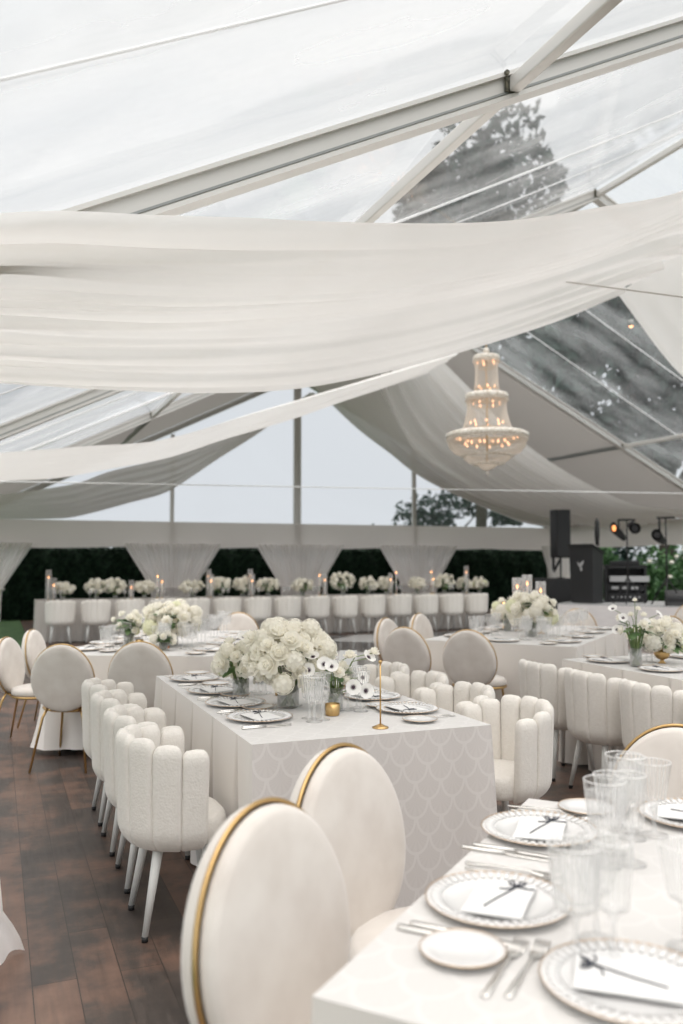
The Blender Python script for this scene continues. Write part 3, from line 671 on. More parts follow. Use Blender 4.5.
for (w, y, n) in ((18, 361, 5), (16, 386, 5), (26, 403, 6), (32, 422, 8), (60, 437, 14), (44, 444, 10)):
    for q in range(n): a = 2 * pi * q / n + w; bl.append((R_(w) * cos(a), R_(w) * sin(a), Z_(y)))
for i, q in enumerate(bl):
    b = b0 if i == 0 else b0.copy()
    if i: COL.objects.link(b); b.parent = ch
    b.location = q
# small warm spotlights clamped to the frame (their glow shows through the swags)
for lab, q in (('small glowing amber lamp at the edge of the right swag', (635, 322, 11.9)), ('small glowing amber lamp behind the lower half of the front swag', (118, 340, 9.4))):
    x, y, d = q; P = Vector(((x - 341.5) / 860 * d, d, CAMH + (560 - y) / 860 * d))
    r = thing('amber_spotlight', lab, 'lamp', 'amber spotlights on the tent frame', P)
    tz = 6.3
    m = MB(); m.tube([(0, 0, .06), (0, 0, max(.4, roofz(CY * P.x + SY * P.y) - P.z - .02))], .006, 6); m.build('stem', MT['alu_dark'], r)
    m = MB(); m.lathe([(0, .08), (.04, .07), (.05, 0), (.045, -.02)], 14); m.build('shade', MT['alu_dark'], r)
    m = MB(); m.lathe([(0, -.045), (.025, -.03), (.035, -.005), (0, .0)], 12); m.build('bulb', MT['bulb'], r)

# ================================================================== TABLES AND CLOTHS
ORD = ['nearest', 'second', 'third', 'fourth', 'fifth', 'sixth', 'seventh', 'eighth', 'ninth', 'tenth', 'eleventh', 'twelfth', 'thirteenth', 'fourteenth', 'fifteenth']
TZ = .76
class Table:
    """a table's own frame: centre c, half sizes hx, hy, turned by rot"""
    def __init__(s, c, hx, hy, rot, who): s.c = Vector(c); s.hx, s.hy, s.rot, s.who = hx, hy, rot, who; s.cs, s.sn = cos(rot), sin(rot)
    def P(s, x, y, z=TZ): return Vector((s.c.x + x * s.cs - y * s.sn, s.c.y + x * s.sn + y * s.cs, z))
    def build(s, pleat_sides, mats, flare=.012, step=.009, cloth_label=None, depth=.11, floor=.012):
        r = thing('banquet_table', 'banquet table under the ivory cloth of ' + s.who, 'table', None, (s.c.x, s.c.y, 0), s.rot)
        m = MB(); m.box(-s.hx + .03, s.hx - .03, -s.hy + .03, s.hy - .03, .72, .75); m.build('tabletop', MT['wood'], r, smooth=False)
        for ix in (-1, 1):
            for iy in (-1, 1):
                m = MB(); m.tube([(ix * (s.hx - .15), iy * (s.hy - .15), .72), (ix * (s.hx - .15), iy * (s.hy - .15), 0)], .02, 10); m.build('leg', MT['alu_dark'], r)
        # perimeter path with rounded corners
        hx, hy = s.hx, s.hy; per = []; rc = .012
        corners = [(-hx, -hy, 1, 0), (hx, -hy, 0, 1), (hx, hy, -1, 0), (-hx, hy, 0, -1)]
        for k, (cx, cy, dx, dy) in enumerate(corners):
            L = 2 * (hx if dx else hy); n = max(6, int(L / step))
            nx, ny = dy, -dx
            for i in range(n):
                u = i / n * L; px, py = cx + dx * u, cy + dy * u
                cd = min(u, L - u); per.append((px, py, nx, ny, u, L, k, cd))
        tot = len(per); vs = []; uv = []; NV = 16; run = 0; U = []
        for i in range(tot): U.append(run); a, b = per[i], per[(i + 1) % tot]; run += sqrt((a[0] - b[0])**2 + (a[1] - b[1])**2)
        m = MB(); n = tot
        def pt(i, v):
            px, py, nx, ny, u, L, k, cd = per[i % tot]; z = TZ - v * (TZ - floor)
            off = (flare + (.035 if k in pleat_sides and k == 3 and flare > .05 else 0)) * v + .006 * sin(u * 9 + k) * v
            corner = math.exp(-(cd / .07)**2); 
            # corners swell outward in a soft fold, with a dip just beside them
            off += .035 * v * math.exp(-(cd / .10)**2) - .02 * v * math.exp(-((cd - .16) / .05)**2)
            if k in pleat_sides:
                q = max(2, round(L / .46)); w = L / q
                for j in range(q):
                    u0 = w * (j + .5) - (.0); d = (u - u0); ww = .006 + .085 * v
                    if v > 0: off -= depth * min(1, v * 2.5) * (1 / (1 + math.exp((abs(d) - ww * .6) / (.002 + .05 * ww))) if abs(d) < ww * 1.6 else 0) - .03 * v * math.exp(-((d - ww * 2.2) / .06)**2)
            if v == 0: off = 0
            return (px + nx * off, py + ny * off, z)
        for j in range(NV + 1):
            for i in range(n + 1): vs.append(pt(i, j / NV)); uv.append((U[i] if i < n else run, (1 - j / NV) * TZ))
        # per-side material: patterned cloth on plain sides, linen on pleated ones
        fs = []; mi = []
        for j in range(NV):
            for i in range(n): a = j * (n + 1) + i; fs.append((a, a + n + 1, a + n + 2, a + 1)); mi.append(2 if per[i][6] in pleat_sides else 0)
        m.add(vs, fs, 0, uv); m.mi = mi
        k0 = len(m.v); T = 8
        g = [( -hx + 2 * hx * i / T, -hy + 2 * hy * j / T) for j in range(T + 1) for i in range(T + 1)]
        m.add([(x, y, TZ) for x, y in g], [(j * (T + 1) + i, j * (T + 1) + i + 1, (j + 1) * (T + 1) + i + 1, (j + 1) * (T + 1) + i) for j in range(T) for i in range(T)], 1, [(x, y) for x, y in g])
        o = m.build('tablecloth', mats, loc=(s.c.x, s.c.y, 0), rot=s.rot)
        tag(o, cloth_label, 'tablecloth'); return r
CM = [MT['cloth'], MT['cloth_top'], MT['cloth_plain']]
CP = [MT['cloth_plain'], MT['cloth_top'], MT['cloth_plain']]
def from_corner(corner, dirx, diry, lx, ly, rot, who):
    c = Vector((corner[0], corner[1], 0)) + Vector((*dirx, 0)) * lx / 2 + Vector((*diry, 0)) * ly / 2
    return Table(c, lx / 2, ly / 2, rot, who)
def dirs(rot): return (cos(rot), sin(rot)), (-sin(rot), cos(rot))
# the centre table (long axis along the tent)
c2 = TW(4.485, 1.527); T2 = Table(c2, .557, 1.105, YAW, 'the centre table')
T2.build((1, 3), CM, cloth_label='ivory jacquard tablecloth of the centre table, box pleats down its left side')
RF = radians(-27.5); dx, dy = dirs(RF); TF = from_corner((-.05, 1.505), dx, dy, 2.4, 1.37, RF, 'the nearest table')
TF.build((0, 2), CM, cloth_label='ivory jacquard tablecloth of the nearest table at the lower right')
RL = radians(-3); dx, dy = dirs(RL); TLf = from_corner((-2.27, 6.74), dx, dy, 1.34, 2.4, RL, 'the left table')
TLf.build((1, 3), CP, flare=.055, cloth_label='ivory tablecloth of the left table behind the gold-rimmed chairs', floor=.05)
R3 = radians(-28); dx, dy = dirs(R3); T3 = from_corner((.75, 8.04), dx, dy, 1.42, 2.4, R3, 'the rear right table')
T3.build((1, 3), CP, cloth_label='ivory tablecloth of the rear right table, pleated on its right side')
cR = TW(4.30, 4.52); TR_ = Table(cR, .57, 1.10, YAW, 'the right table')
TR_.build((1, 3), CP, cloth_label='ivory tablecloth of the right table at the right edge')
# the long head table
H0, H1, HS = .70, 10.0, 16.55
cH = TW(HS + .38, (H0 + H1) / 2); TH = Table(cH, (H1 - H0) / 2, .38, YAW, 'the long head table')
r = thing('head_table', 'long head table across the back of the tent', 'table', None, (cH.x, cH.y, 0), YAW)
m = MB(); m.box(-TH.hx + .03, TH.hx - .03, -.35, .35, .72, .75); m.build('tabletop', MT['wood'], r, smooth=False)
for ix in range(7):
    for iy in (-1, 1):
        m = MB(); x = -TH.hx + .2 + ix * (2 * TH.hx - .4) / 6; m.tube([(x, iy * .28, .72), (x, iy * .28, 0)], .02, 8); m.build('leg', MT['alu_dark'], r)
m = MB(); P4 = [(-TH.hx, -.38), (TH.hx, -.38), (TH.hx, .38), (-TH.hx, .38), (-TH.hx, -.38)]
for (a, b) in zip(P4, P4[1:]):
    L = math.dist(a, b); d = ((b[0] - a[0]) / L, (b[1] - a[1]) / L); n = int(L / .025)
    def fn(u, v, a=a, d=d, L=L):
        w = (.018 * sin(u * L * 42) + .012 * sin(u * L * 17)) * (1 - v) * min(1, u * L / .1, (1 - u) * L / .1); return (a[0] + d[0] * u * L + d[1] * w, a[1] + d[1] * u * L - d[0] * w, .012 + v * (TZ - .012))
    m.grid(fn, n, 6)
m.add([(x, y, TZ) for x, y in P4[:4]], [(0, 1, 2, 3)])
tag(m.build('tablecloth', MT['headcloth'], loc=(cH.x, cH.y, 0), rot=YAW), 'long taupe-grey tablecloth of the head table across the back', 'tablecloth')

# ================================================================== CHAIRS
def make_boucle():
    r = thing('boucle_chair', '', 'chair')
    rad, arm, N = .218, .06, 8; th = .033
    Lc = pi * rad + 2 * arm
    def path(l):
        if l < arm: return Vector((-rad, arm - l)), Vector((-1, 0))
        if l > arm + pi * rad: return Vector((rad, l - arm - pi * rad)), Vector((1, 0))
        a = pi + (l - arm) / rad; return Vector((rad * cos(a), rad * sin(a))), Vector((cos(a), sin(a)))
    m = MB(); w = Lc / N
    for k in range(N):
        lc = (k + .5) * w; c, nrm = path(lc); tan = Vector((-nrm.y, nrm.x)); back = 1 - abs(k - (N - 1) / 2) / ((N - 1) / 2)
        z0, z1 = .335, .745 + .05 * min(1, back * 1.6); nr, ns = 20, 20; vs = []
        hh = (z1 - z0) / 2; zc = (z0 + z1) / 2
        for j in range(nr + 1):
            v = -1 + 2 * j / nr; vv = (1 if v > 0 else -1) * (1 - (1 - abs(v)) ** 1.6)
            top = vv > 0; cap = .048 if top else .07; dz = hh - abs(vv) * hh
            s_ = 1 if dz > cap else sqrt(max(0, 1 - ((cap - dz) / cap) ** 2)); s_ = max(s_, .02)
            z = zc + vv * hh; fl = .020 * (z - .34) / .45 - (.035 * max(0, (.42 - z) / .09) ** 1.5)
            for i in range(ns):
                a = 2 * pi * i / ns; ca, sa = cos(a), sin(a)
                ex = abs(ca) ** .62 * (1 if ca > 0 else -1); ey = abs(sa) ** .62 * (1 if sa > 0 else -1)
                ww = (w / 2 * 1.10) * (s_ ** .55 if top else (.6 + .4 * s_)); tt = th * s_
                wo = w / 2 * (1 + .16 * ey) / (w / 2) if lc > arm and lc < arm + pi * rad else 1
                q = c + nrm * (fl + ey * tt) + tan * ex * ww * wo; vs.append((q.x, q.y, z))
        m.add(vs, [(j * ns + i, j * ns + (i + 1) % ns, (j + 1) * ns + (i + 1) % ns, (j + 1) * ns + i) for j in range(nr) for i in range(ns)] + [tuple(range(ns - 1, -1, -1)), tuple(nr * ns + i for i in range(ns))])
    m.build('backrest', MT['boucle'], r)
    # seat: D-shaped cushion, wider in front
    def outline(a):
        x, y = cos(a), sin(a); x = abs(x) ** .8 * (1 if x > 0 else -1); y = abs(y) ** .8 * (1 if y > 0 else -1)
        return (.205 * x * (1 + .04 * max(0, y)), .0 + .186 * y)
    m = MB(); prof = [(0, .345), (.80, .345), (.95, .355), (1.0, .385), (1.0, .42), (.97, .445), (.88, .462), (.5, .468), (0, .470)]
    def fn(u, v):
        k = v * (len(prof) - 1); i = min(int(k), len(prof) - 2); t = k - i; s_ = prof[i][0] * (1 - t) + prof[i + 1][0] * t; z = prof[i][1] * (1 - t) + prof[i + 1][1] * t
        x, y = outline(2 * pi * u); return (x * s_, y * s_, z)
    m.grid(fn, 40, 16, 0, True); m.build('seat', MT['boucle'], r)
    for ix, iy in ((-1, -1), (1, -1), (1, 1), (-1, 1)):
        x0, y0, x1, y1 = ix * .125, (.05 if iy > 0 else -.02) + iy * .09, ix * .17, (.02 if iy > 0 else -.02) + iy * .15
        m = MB(); m.tube([(x0, y0, .36), (x1, y1, .02)], [.022, .0125], 14); lg = m.build('leg', MT['white_leg'], r)
        m = MB(); m.tube([(x1 - ix * .001, y1, .022), (x1, y1, 0)], [.0135, .013], 12); m.build('leg_tip', MT['black'], lg)
    return r
def make_oval():
    r = thing('oval_back_chair', '', 'chair'); TI = radians(9)
    RX, RZc, ZC = .232, .250, .672
    def B(x, d, z):      # back frame: d = depth behind the ring plane
        return (x, -.225 - d * cos(TI) - (z) * sin(TI), ZC + z * cos(TI) - d * sin(TI))
    for sgn, name in ((-1, 'front_pad'), (1, 'rear_pad')):
        m = MB(); prof = [(1.0, .004), (1.005, .012), (.99, .026), (.95, .036), (.85, .042), (.6, .046), (.3, .048), (0, .048)]
        def fn(u, v):
            k = v * (len(prof) - 1); i = min(int(k), len(prof) - 2); t = k - i; s_ = prof[i][0] * (1 - t) + prof[i + 1][0] * t; d = prof[i][1] * (1 - t) + prof[i + 1][1] * t
            a = 2 * pi * u; egg = 1 - .05 * sin(a)
            g = .965 if sgn < 0 else .99; return B(RX * g * s_ * cos(a) * egg, sgn * d * (1 if sgn < 0 else 1.25), RZc * g * s_ * sin(a))
        m.grid(fn, 48, 21, 0, True); m.build(name, MT['velvet'], r)
    m = MB(); m.ring(lambda u: B(RX * cos(2 * pi * u) * (1 - .05 * sin(2 * pi * u)), 0, RZc * sin(2 * pi * u)), .0054, 72, 8); m.build('back_ring', MT['gold'], r)
    m = MB(); prof = [(0, .432), (.90, .432), (.98, .440), (1, .455), (.985, .475), (.93, .490), (.8, .499), (.4, .504), (0, .505)]
    def fs(u, v):
        k = v * (len(prof) - 1); i = min(int(k), len(prof) - 2); t = k - i; s_ = prof[i][0] * (1 - t) + prof[i + 1][0] * t; z = prof[i][1] * (1 - t) + prof[i + 1][1] * t
        a = 2 * pi * u; return (.232 * s_ * cos(a), .045 + .225 * s_ * sin(a), z)
    m.grid(fs, 44, 24, 0, True); m.build('seat', MT['velvet'], r)
    m = MB(); m.ring(lambda u: (.226 * cos(2 * pi * u), .045 + .22 * sin(2 * pi * u), .424), .011, 48, 8)
    for ix in (-1, 1): m.tube([(ix * .10, -.15, .424), B(ix * .10, 0, -.23)], .009, 8)
    m.build('seat_ring', MT['gold'], r)
    for ix in (-1, 1):
        m = MB(); m.tube([B(ix * .12, 0, -.222), (ix * .15, -.215, .38), (ix * .205, -.30, .004)], [.010, .010, .0085], 10); m.build('leg', MT['gold'], r)
        m = MB(); m.tube([(ix * .14, .205, .424), (ix * .155, .215, .38), (ix * .19, .26, .004)], [.010, .010, .0085], 10); m.build('leg', MT['gold'], r)
    return r
FW = lambda d: -d          # heading (clockwise from +Y) to rotation
def boucle(x, y, rot, lab, grp): return place('boucle', make_boucle, lab, (x, y, 0), rot, grp)
def oval(x, y, rot, lab, grp): return place('oval', make_oval, lab, (x, y, 0), rot, grp)
rnd = random.Random(3)
G1 = 'ivory channel-back chairs'
# centre table, left side (facing right)
for i, (s, t, j) in enumerate(((3.68, .745, .01), (4.21, .755, -.01), (4.74, .75, .01), (5.27, .752, 0))):
    p = TW(s, t); boucle(p.x, p.y, YAW - pi / 2 + j, ('nearest ivory boucle chair at the left of the centre table, its legs in full view', 'second ivory boucle chair from the camera along the left of the centre table', 'third ivory boucle chair along the left of the centre table', 'farthest ivory boucle chair along the left of the centre table, by the gold-rimmed chairs')[i], G1)
for i, (s, t, j) in enumerate(((3.76, 2.365, .05), (4.31, 2.37, -.03), (4.84, 2.37, .04), (5.38, 2.37, 0))):
    p = TW(s, t); boucle(p.x, p.y, YAW + pi / 2 + j, ('ivory boucle chair right of the centre table, seat and inner back showing', 'second ivory boucle chair from the camera at the right of the centre table', 'third ivory boucle chair at the right of the centre table', 'farthest ivory boucle chair at the right of the centre table')[i], G1)
for i, (s, t) in enumerate(((5.14, 3.715), (4.60, 3.71), (4.05, 3.70), (3.50, 3.70))):
    p = TW(s, t); boucle(p.x, p.y, YAW - pi / 2 + (.02, -.04, .03, 0)[i], ('farthest left of the boucle chairs backing toward us at the right table', 'second from the left of the boucle chairs at the right table, slanted rear leg showing', 'third from the left of the boucle chairs at the right table', 'rightmost boucle chair of the right table, cut by the picture edge')[i], G1)
for i in range(15):
    t = H0 + .40 + i * (H1 - H0 - .62) / 14.2; p = TW(HS - .31, t)
    boucle(p.x, p.y, YAW + rnd.uniform(-.05, .05), ('leftmost' if i == 0 else ORD[i] + ' from the left' if i < 14 else 'rightmost') + ' of the ivory chairs along the head table', 'chairs along the head table')
G2 = 'gold-rimmed oval-back chairs'
def oc(x, y, heading, lab, sc=1):
    o = oval(x, y, -radians(heading), lab, G2); o.scale = (sc,) * 3; return o
# (positions are seat centres; the back stands 0.25 behind along the heading)
oc(.065, 1.72, 122, 'nearest gold-rimmed velvet oval chair, large at the bottom of the picture', 1.07)
oc(.215, 2.31, 126, 'second gold-rimmed velvet oval chair, tucked against the nearest table ahead of the centre cloth', 1.06)
oc(-1.985, 6.43, 2, 'gold-rimmed oval chair seen from behind at the left table, its legs fully visible', .98)
oc(-1.435, 6.44, 1, 'gold-rimmed oval chair seen from behind at the left table, partly behind the boucle chairs', 1.0)
oc(-2.53, 7.14, 95, 'gold-rimmed oval chair at the left edge facing the left table', .94)
oc(-2.60, 7.95, 92, 'gold-rimmed oval chair behind the two leftmost, half hidden', .94)
oc(-1.12, 9.32, 176, 'gold-rimmed oval chair beyond the left table, only its pale top showing')
pA = T3.P(-.60, -1.53); pB = T3.P(-.06, -1.53)
oc(pA.x, pA.y, 34, 'oval chair with its back to us, left of two before the rear right table')
oc(pB.x, pB.y, 26, 'oval chair with its back to us, right of two before the rear right table')
pA = T3.P(-1.03, -.78); oc(pA.x, pA.y, 122, 'leftmost gold-rimmed oval chair of the rear right table, turned sideways')
pA = T3.P(-1.03, .08); oc(pA.x, pA.y, 122, 'gold-rimmed oval chair behind the leftmost one of the rear right table')
pA = T3.P(1.08, -.35); oc(pA.x, pA.y, -60, 'gold-rimmed oval chair between the rear right table and the right table')
pA = T3.P(1.08, .62); oc(pA.x, pA.y, -118, 'pale oval chair beyond the rear right table before the stage')
pA = T3.P(.05, 1.52); oc(pA.x, pA.y, 208, 'pale oval chair at the far end of the rear right table, under the speaker')
oc(4.66, 11.45, 200, 'gold-rimmed oval chair cut by the right edge in front of the stage')
oc(1.07, 2.83, 207, 'gold-rimmed oval chair across the nearest table, behind the goblets at the right edge')

# ================================================================== TABLEWARE
def make_charger():
    r = thing('charger_plate', '', 'plate')
    m = MB(); m.lathe([(0, .004), (.085, .004), (.10, .007), (.115, .012)], 40); m.lathe([(0, 0), (.08, 0), (.12, .007)], 40); m.build('plate_well', MT['china'], r)
    m = MB(); m.lathe([(.114, .010), (.150, .016), (.153, .014), (.115, .007)], 60, rib=0)
    for k in range(44):
        a = 2 * pi * k / 44; m.beam((.119 * cos(a), .119 * sin(a), .0135), (.145 * cos(a), .145 * sin(a), .0185), .010, .004)
    m.build('beaded_rim', MT['glassplate'], r)
    m = MB(); m.ring(lambda u: (.154 * cos(2 * pi * u), .154 * sin(2 * pi * u), .0165), .0012, 72, 6); m.build('gold_edge', MT['rim'], r); return r
def make_bread():
    r = thing('bread_plate', '', 'plate')
    m = MB(); m.lathe([(0, 0), (.045, 0), (.05, .003), (.078, .012), (.080, .0135), (.078, .0145), (.052, .0075), (.046, .0045), (0, .004)], 48); m.build('plate_body', MT['china'], r)
    m = MB(); m.ring(lambda u: (.080 * cos(2 * pi * u), .080 * sin(2 * pi * u), .0138), .0014, 60, 6); m.build('gold_edge', MT['rim'], r); return r
def make_card():
    r = thing('menu_card', '', 'menu card')
    m = MB()
    for k, (a, z) in enumerate(((0, 0), (.05, .0022))):
        m.add([(x * cos(a) - y * sin(a), x * sin(a) + y * cos(a), z + dz + (.002 if x > 0 else 0)) for dz in (0, .0014) for x, y in ((-.062, -.095), (.062, -.095), (.062, .095), (-.062, .095))],
              [(3, 2, 1, 0), (4, 5, 6, 7), (0, 1, 5, 4), (1, 2, 6, 5), (2, 3, 7, 6), (3, 0, 4, 7)])
    m.build('folded_card', MT['card'], r, smooth=False)
    m = MB(); m.tube([(-.02, -.06, .0060), (-.005, -.01, .0066), (.012, .035, .0075), (.022, .066, .0085)], .0015, 6)
    m.tube([(.022, .066, .0085), (.028, .082, .013), (.040, .088, .011), (.034, .074, .010), (.022, .066, .0085)], .0021, 6)
    m.tube([(.022, .066, .0085), (.010, .084, .012), (.000, .086, .010), (.008, .073, .009), (.022, .066, .0085)], .0021, 6)
    m.tube([(.022, .066, .0085), (.045, .060, .0085), (.062, .066, .0072)], .0015, 6)
    m.tube([(.022, .066, .0085), (.012, .050, .0080), (-.012, .046, .0068)], .0015, 6)
    m.build('ribbon_bow', MT['ribbon'], r); return r
def strip(m, pts, th=.0022):
    """flat utensil outline: list of (y, halfwidth, z)"""
    vs = []
    for (y, w, z) in pts: vs += [(-w, y, z), (w, y, z), (w * .8, y, z + th), (-w * .8, y, z + th)]
    n = len(pts); m.add(vs, [(i * 4 + k, i * 4 + (k + 1) % 4, (i + 1) * 4 + (k + 1) % 4, (i + 1) * 4 + k) for i in range(n - 1) for k in range(4)] + [(3, 2, 1, 0), tuple((n - 1) * 4 + k for k in range(4))])
def make_fork():
    m = MB(); strip(m, [(-.10, .0045, .001), (-.096, .0075, .001), (-.06, .006, .002), (-.01, .0028, .006), (.035, .003, .006), (.045, .009, .003), (.062, .0125, .001), (.068, .0125, .001)], .0022)
    for k in range(4):
        x = -.0105 + k * .007; m.beam((x, .067, .0025), (x, .105, .0065), .0038, .0018)
    o = m.build('fork', MT['silver']); o.scale = (1.15, 1.15, 1); tag(o, '', 'fork'); return o
def make_knife():
    r = thing('table_knife', '', 'knife'); m = MB(); strip(m, [(-.115, .006, .001), (-.11, .0085, .001), (-.05, .0075, .001), (-.005, .005, .002)], .007); m.build('handle', MT['silver'], r)
    m = MB(); strip(m, [(-.005, .005, .003), (.01, .008, .002), (.08, .0095, .001), (.105, .007, .001), (.115, .002, .001)], .002); m.build('blade', MT['silver'], r); return r
def goblet(name, rim, bowl, stem, foot, h, fill, cat, ribn=20):
    def mk():
        r = thing(name, '', cat); hb = h - stem
        m = MB(); m.lathe([(0, .0), (foot, .0), (foot, .003), (foot * .5, .006), (.007, .012), (.005, stem * .5), (.0065, stem * .75), (.012, stem * .9), (bowl * .75, stem)], 28); m.build('stem', MT['glass'], r)
        m = MB(); pr = [(bowl * .3, stem - .002), (bowl * .92, stem + .001), (bowl, stem + .008), (bowl * .48 + rim * .52, stem + hb * .55), (rim, h)]
        m.lathe(pr, ribn * 4, rib=.03, ribn=ribn); m.build('bowl', MT['glass_ribbed'], r)
        m = MB(); m.ring(lambda u: (rim * cos(2 * pi * u), rim * sin(2 * pi * u), h), .0013, 48, 6); m.build('rim', MT['glassplate'], r)
        if fill:
            zt = stem + hb * fill; rt = (bowl + (rim - bowl) * fill) - .004; m = MB(); m.lathe([(0, stem + .009), (bowl - .004, stem + .017), (rt, zt), (0, zt)], 32); m.build('water', MT['water'], r)
        return r
    return mk
G_w = goblet('wine_goblet', .046, .031, .095, .036, .195, 0, 'glass'); G_t = goblet('tall_goblet', .038, .030, .090, .036, .215, 0, 'glass', 16); G_h = goblet('water_goblet', .050, .039, .085, .038, .205, .78, 'glass', 28)
rs = random.Random(12)
def setting(T, x, y, heading_rot, seat, full=True, glasses=True, bread=(-.27, .07)):
    """heading_rot: rotation so that +y points from the guest to the table's middle (in the table's frame)"""
    a = heading_rot
    def L(dx, dy, z=TZ + .001): return T.P(x + dx * cos(a) - dy * sin(a), y + dx * sin(a) + dy * cos(a), z)
    R = T.rot + a; w = seat
    j = lambda k=.006: rs.uniform(-k, k)
    place('charger', make_charger, 'gold-edged beaded charger plate ' + w, L(0, 0), R, 'charger plates')
    place('card', make_card, 'white ribboned menu ' + w, L(j(), .005, TZ + .0125), R + pi / 2 + .12 + rs.uniform(-.1, .1), 'menus on the charger plates')
    if bread: place('bread', make_bread, 'small gold-rimmed bread plate ' + w, L(*bread), R, 'bread plates')
    if full:
        place('fork', make_fork, 'outer silver fork ' + w, L(-.215, -.03 + j()), R + j(.04), 'silver forks')
        place('fork', make_fork, 'inner silver fork ' + w, L(-.178, -.02 + j()), R + j(.04), 'silver forks')
        place('knife', make_knife, 'inner table knife ' + w, L(.178, -.015 + j()), R + j(.04), 'table knives')
        place('knife', make_knife, 'outer table knife ' + w, L(.208, -.03 + j()), R + j(.05), 'table knives')
    if glasses:
        place('gw', G_w, 'empty ribbed wine goblet ' + w, L(.075 + j(.01), .215 + j(.01)), R, 'ribbed wine goblets')
        place('gt', G_t, 'tall narrow ribbed goblet ' + w, L(.135 + j(.01), .265 + j(.01)), R, 'tall ribbed goblets')
        place('gh', G_h, 'wide water-filled goblet ' + w, L(.165 + j(.01), .205 + j(.01)), R, 'water-filled goblets')
# centre table
for i, s in enumerate((3.90, 4.33, 4.78, 5.30)):
    y = s - 4.485; setting(T2, -.565 + .195, y, -pi / 2, 'at the ' + ORD[i] + ' place, left side of the centre table')
for i, s in enumerate((3.84, 4.26, 4.72, 5.22)):
    y = s - 4.485; setting(T2, .565 - .20, y, pi / 2, 'at the ' + ORD[i] + ' place, right side of the centre table')
# nearest table (frame: x along its length, y across)
def tf(p): d = Vector(p) - TF.c.to_2d(); return (d.x * TF.cs + d.y * TF.sn, -d.x * TF.sn + d.y * TF.cs)
x, y = tf((.335, 1.89)); setting(TF, x, y, -pi / 2, 'at the near place on the left end of the nearest table', bread=None)
x, y = tf((.535, 2.375)); setting(TF, x, y, -pi / 2, 'at the far place on the left end of the nearest table')
x, y = tf((.50, 1.53)); setting(TF, x, y, 0, 'at the picture bottom on the nearest table', bread=(-.30, -.015))
x, y = tf((1.01, 2.50)); setting(TF, x, y, pi, 'across the nearest table, at the right edge')
# left table, rear right table, right table
for i, yy in enumerate((-.80, -.28, .28, .82)): setting(TLf, -.72 + .2, yy, -pi / 2, 'at the ' + ORD[i] + ' place, left side of the left table', full=False)
for i, yy in enumerate((-.80, -.28, .28, .82)): setting(TLf, .72 - .2, yy, pi / 2, 'at the ' + ORD[i] + ' place, right side of the left table', full=False)
for i, xx in enumerate((-.02, )): setting(TLf, xx, -1.2 + .19, 0, 'at the near end of the left table', full=False)
for i, yy in enumerate((-.75, -.25, .28, .82)): setting(T3, -.71 + .2, yy, -pi / 2, 'at the ' + ORD[i] + ' left place of the rear right table', full=False)
for i, yy in enumerate((-.82, -.28, .28, .82)): setting(T3, .71 - .2, yy, pi / 2, 'at the ' + ORD[i] + ' right place of the rear right table', full=False)
setting(T3, .0, -1.2 + .2, 0, 'at the near end of the rear right table', full=False)
for i, yy in enumerate((.82, .28, -.28)): setting(TR_, -.57 + .2, yy, -pi / 2, 'at the ' + ('farthest', 'middle', 'nearest')[i] + ' place, left side of the right table', full=False)
for i, yy in enumerate((.82, .28)): setting(TR_, .57 - .2, yy, pi / 2, 'at the ' + ('farther', 'nearer')[i] + ' place, right side of the right table', full=False)

# ---- flowers
def petal(m, c, n_, up, r, w, cup, mi=0):
    """a cupped petal leaving c, leaning from up towards n_"""
    n_, up = Vector(n_).normalized(), Vector(up).normalized(); side = up.cross(n_).normalized(); vs = []
    for j in range(4):
        v = j / 3; wid = w * sin(pi * (.18 + .62 * v)) * (1.0 if j < 3 else .75)
        for i in range(3):
            u = i - 1; p = Vector(c) + n_ * r * (v * (1 - cup * .4 * v)) + up * r * cup * v ** 1.6 + side * u * wid * r + up * abs(u) * .12 * r * cup; vs.append(p)
    m.add(vs, [(j * 3 + i, j * 3 + i + 1, (j + 1) * 3 + i + 1, (j + 1) * 3 + i) for j in range(3) for i in range(2)], mi)
def rose_mesh():
    m = MB(); r = 1.0
    for ring, (n, tilt, c, w, rr) in enumerate(((3, .25, 1.5, .5, .55), (5, .5, 1.2, .55, .75), (6, .8, .85, .55, .9), (7, 1.1, .45, .5, 1.0))):
        for k in range(n):
            a = 2 * pi * k / n + ring * .7 + random.uniform(-.1, .1); d = Vector((cos(a), sin(a), 0)); petal(m, (d.x * .06 * ring, d.y * .06 * ring, -.25 + .05 * (3 - ring)), d * sin(tilt) + Vector((0, 0, .25 * (3 - ring))), (0, 0, 1), rr * .95, w * .8, c * .62)
    m.lathe([(0, -.3), (.3, -.2), (.42, .1), (.28, .42), (0, .5)], 9); return m
def puff_mesh():      # hydrangea head: many four-petalled florets over a ball
    m = MB(); rr = random.Random(2)
    m.lathe([(.80 * sin(pi * k / 8), -.80 * cos(pi * k / 8)) for k in range(9)], 14)
    for k in range(46):
        z = 1 - 2 * (k + .5) / 46; 
        if z < -.7: continue
        a = k * 2.39996; q = sqrt(1 - z * z); n = Vector((q * cos(a), q * sin(a), z)); t = n.cross(Vector((0, 0, 1)) if abs(z) < .9 else Vector((1, 0, 0))).normalized(); b = n.cross(t); c = n * .84; tw = rr.uniform(0, 1.5)
        for p in range(4):
            g = tw + p * pi / 2; d = t * cos(g) + b * sin(g); e = n.cross(d)
            m.add([c, c + d * .12 + e * .10 + n * .08, c + d * .27 + n * .06, c + d * .12 - e * .10 + n * .08], [(0, 1, 2, 3)])
    return m
def anemone_mesh():
    m = MB()
    for k in range(7):
        a = 2 * pi * k / 7; d = Vector((cos(a), sin(a), .05 if k % 2 else .12)); petal(m, (0, 0, .0 + .03 * (k % 2)), d, (0, 0, 1), 1.0, .52, .28)
    return m
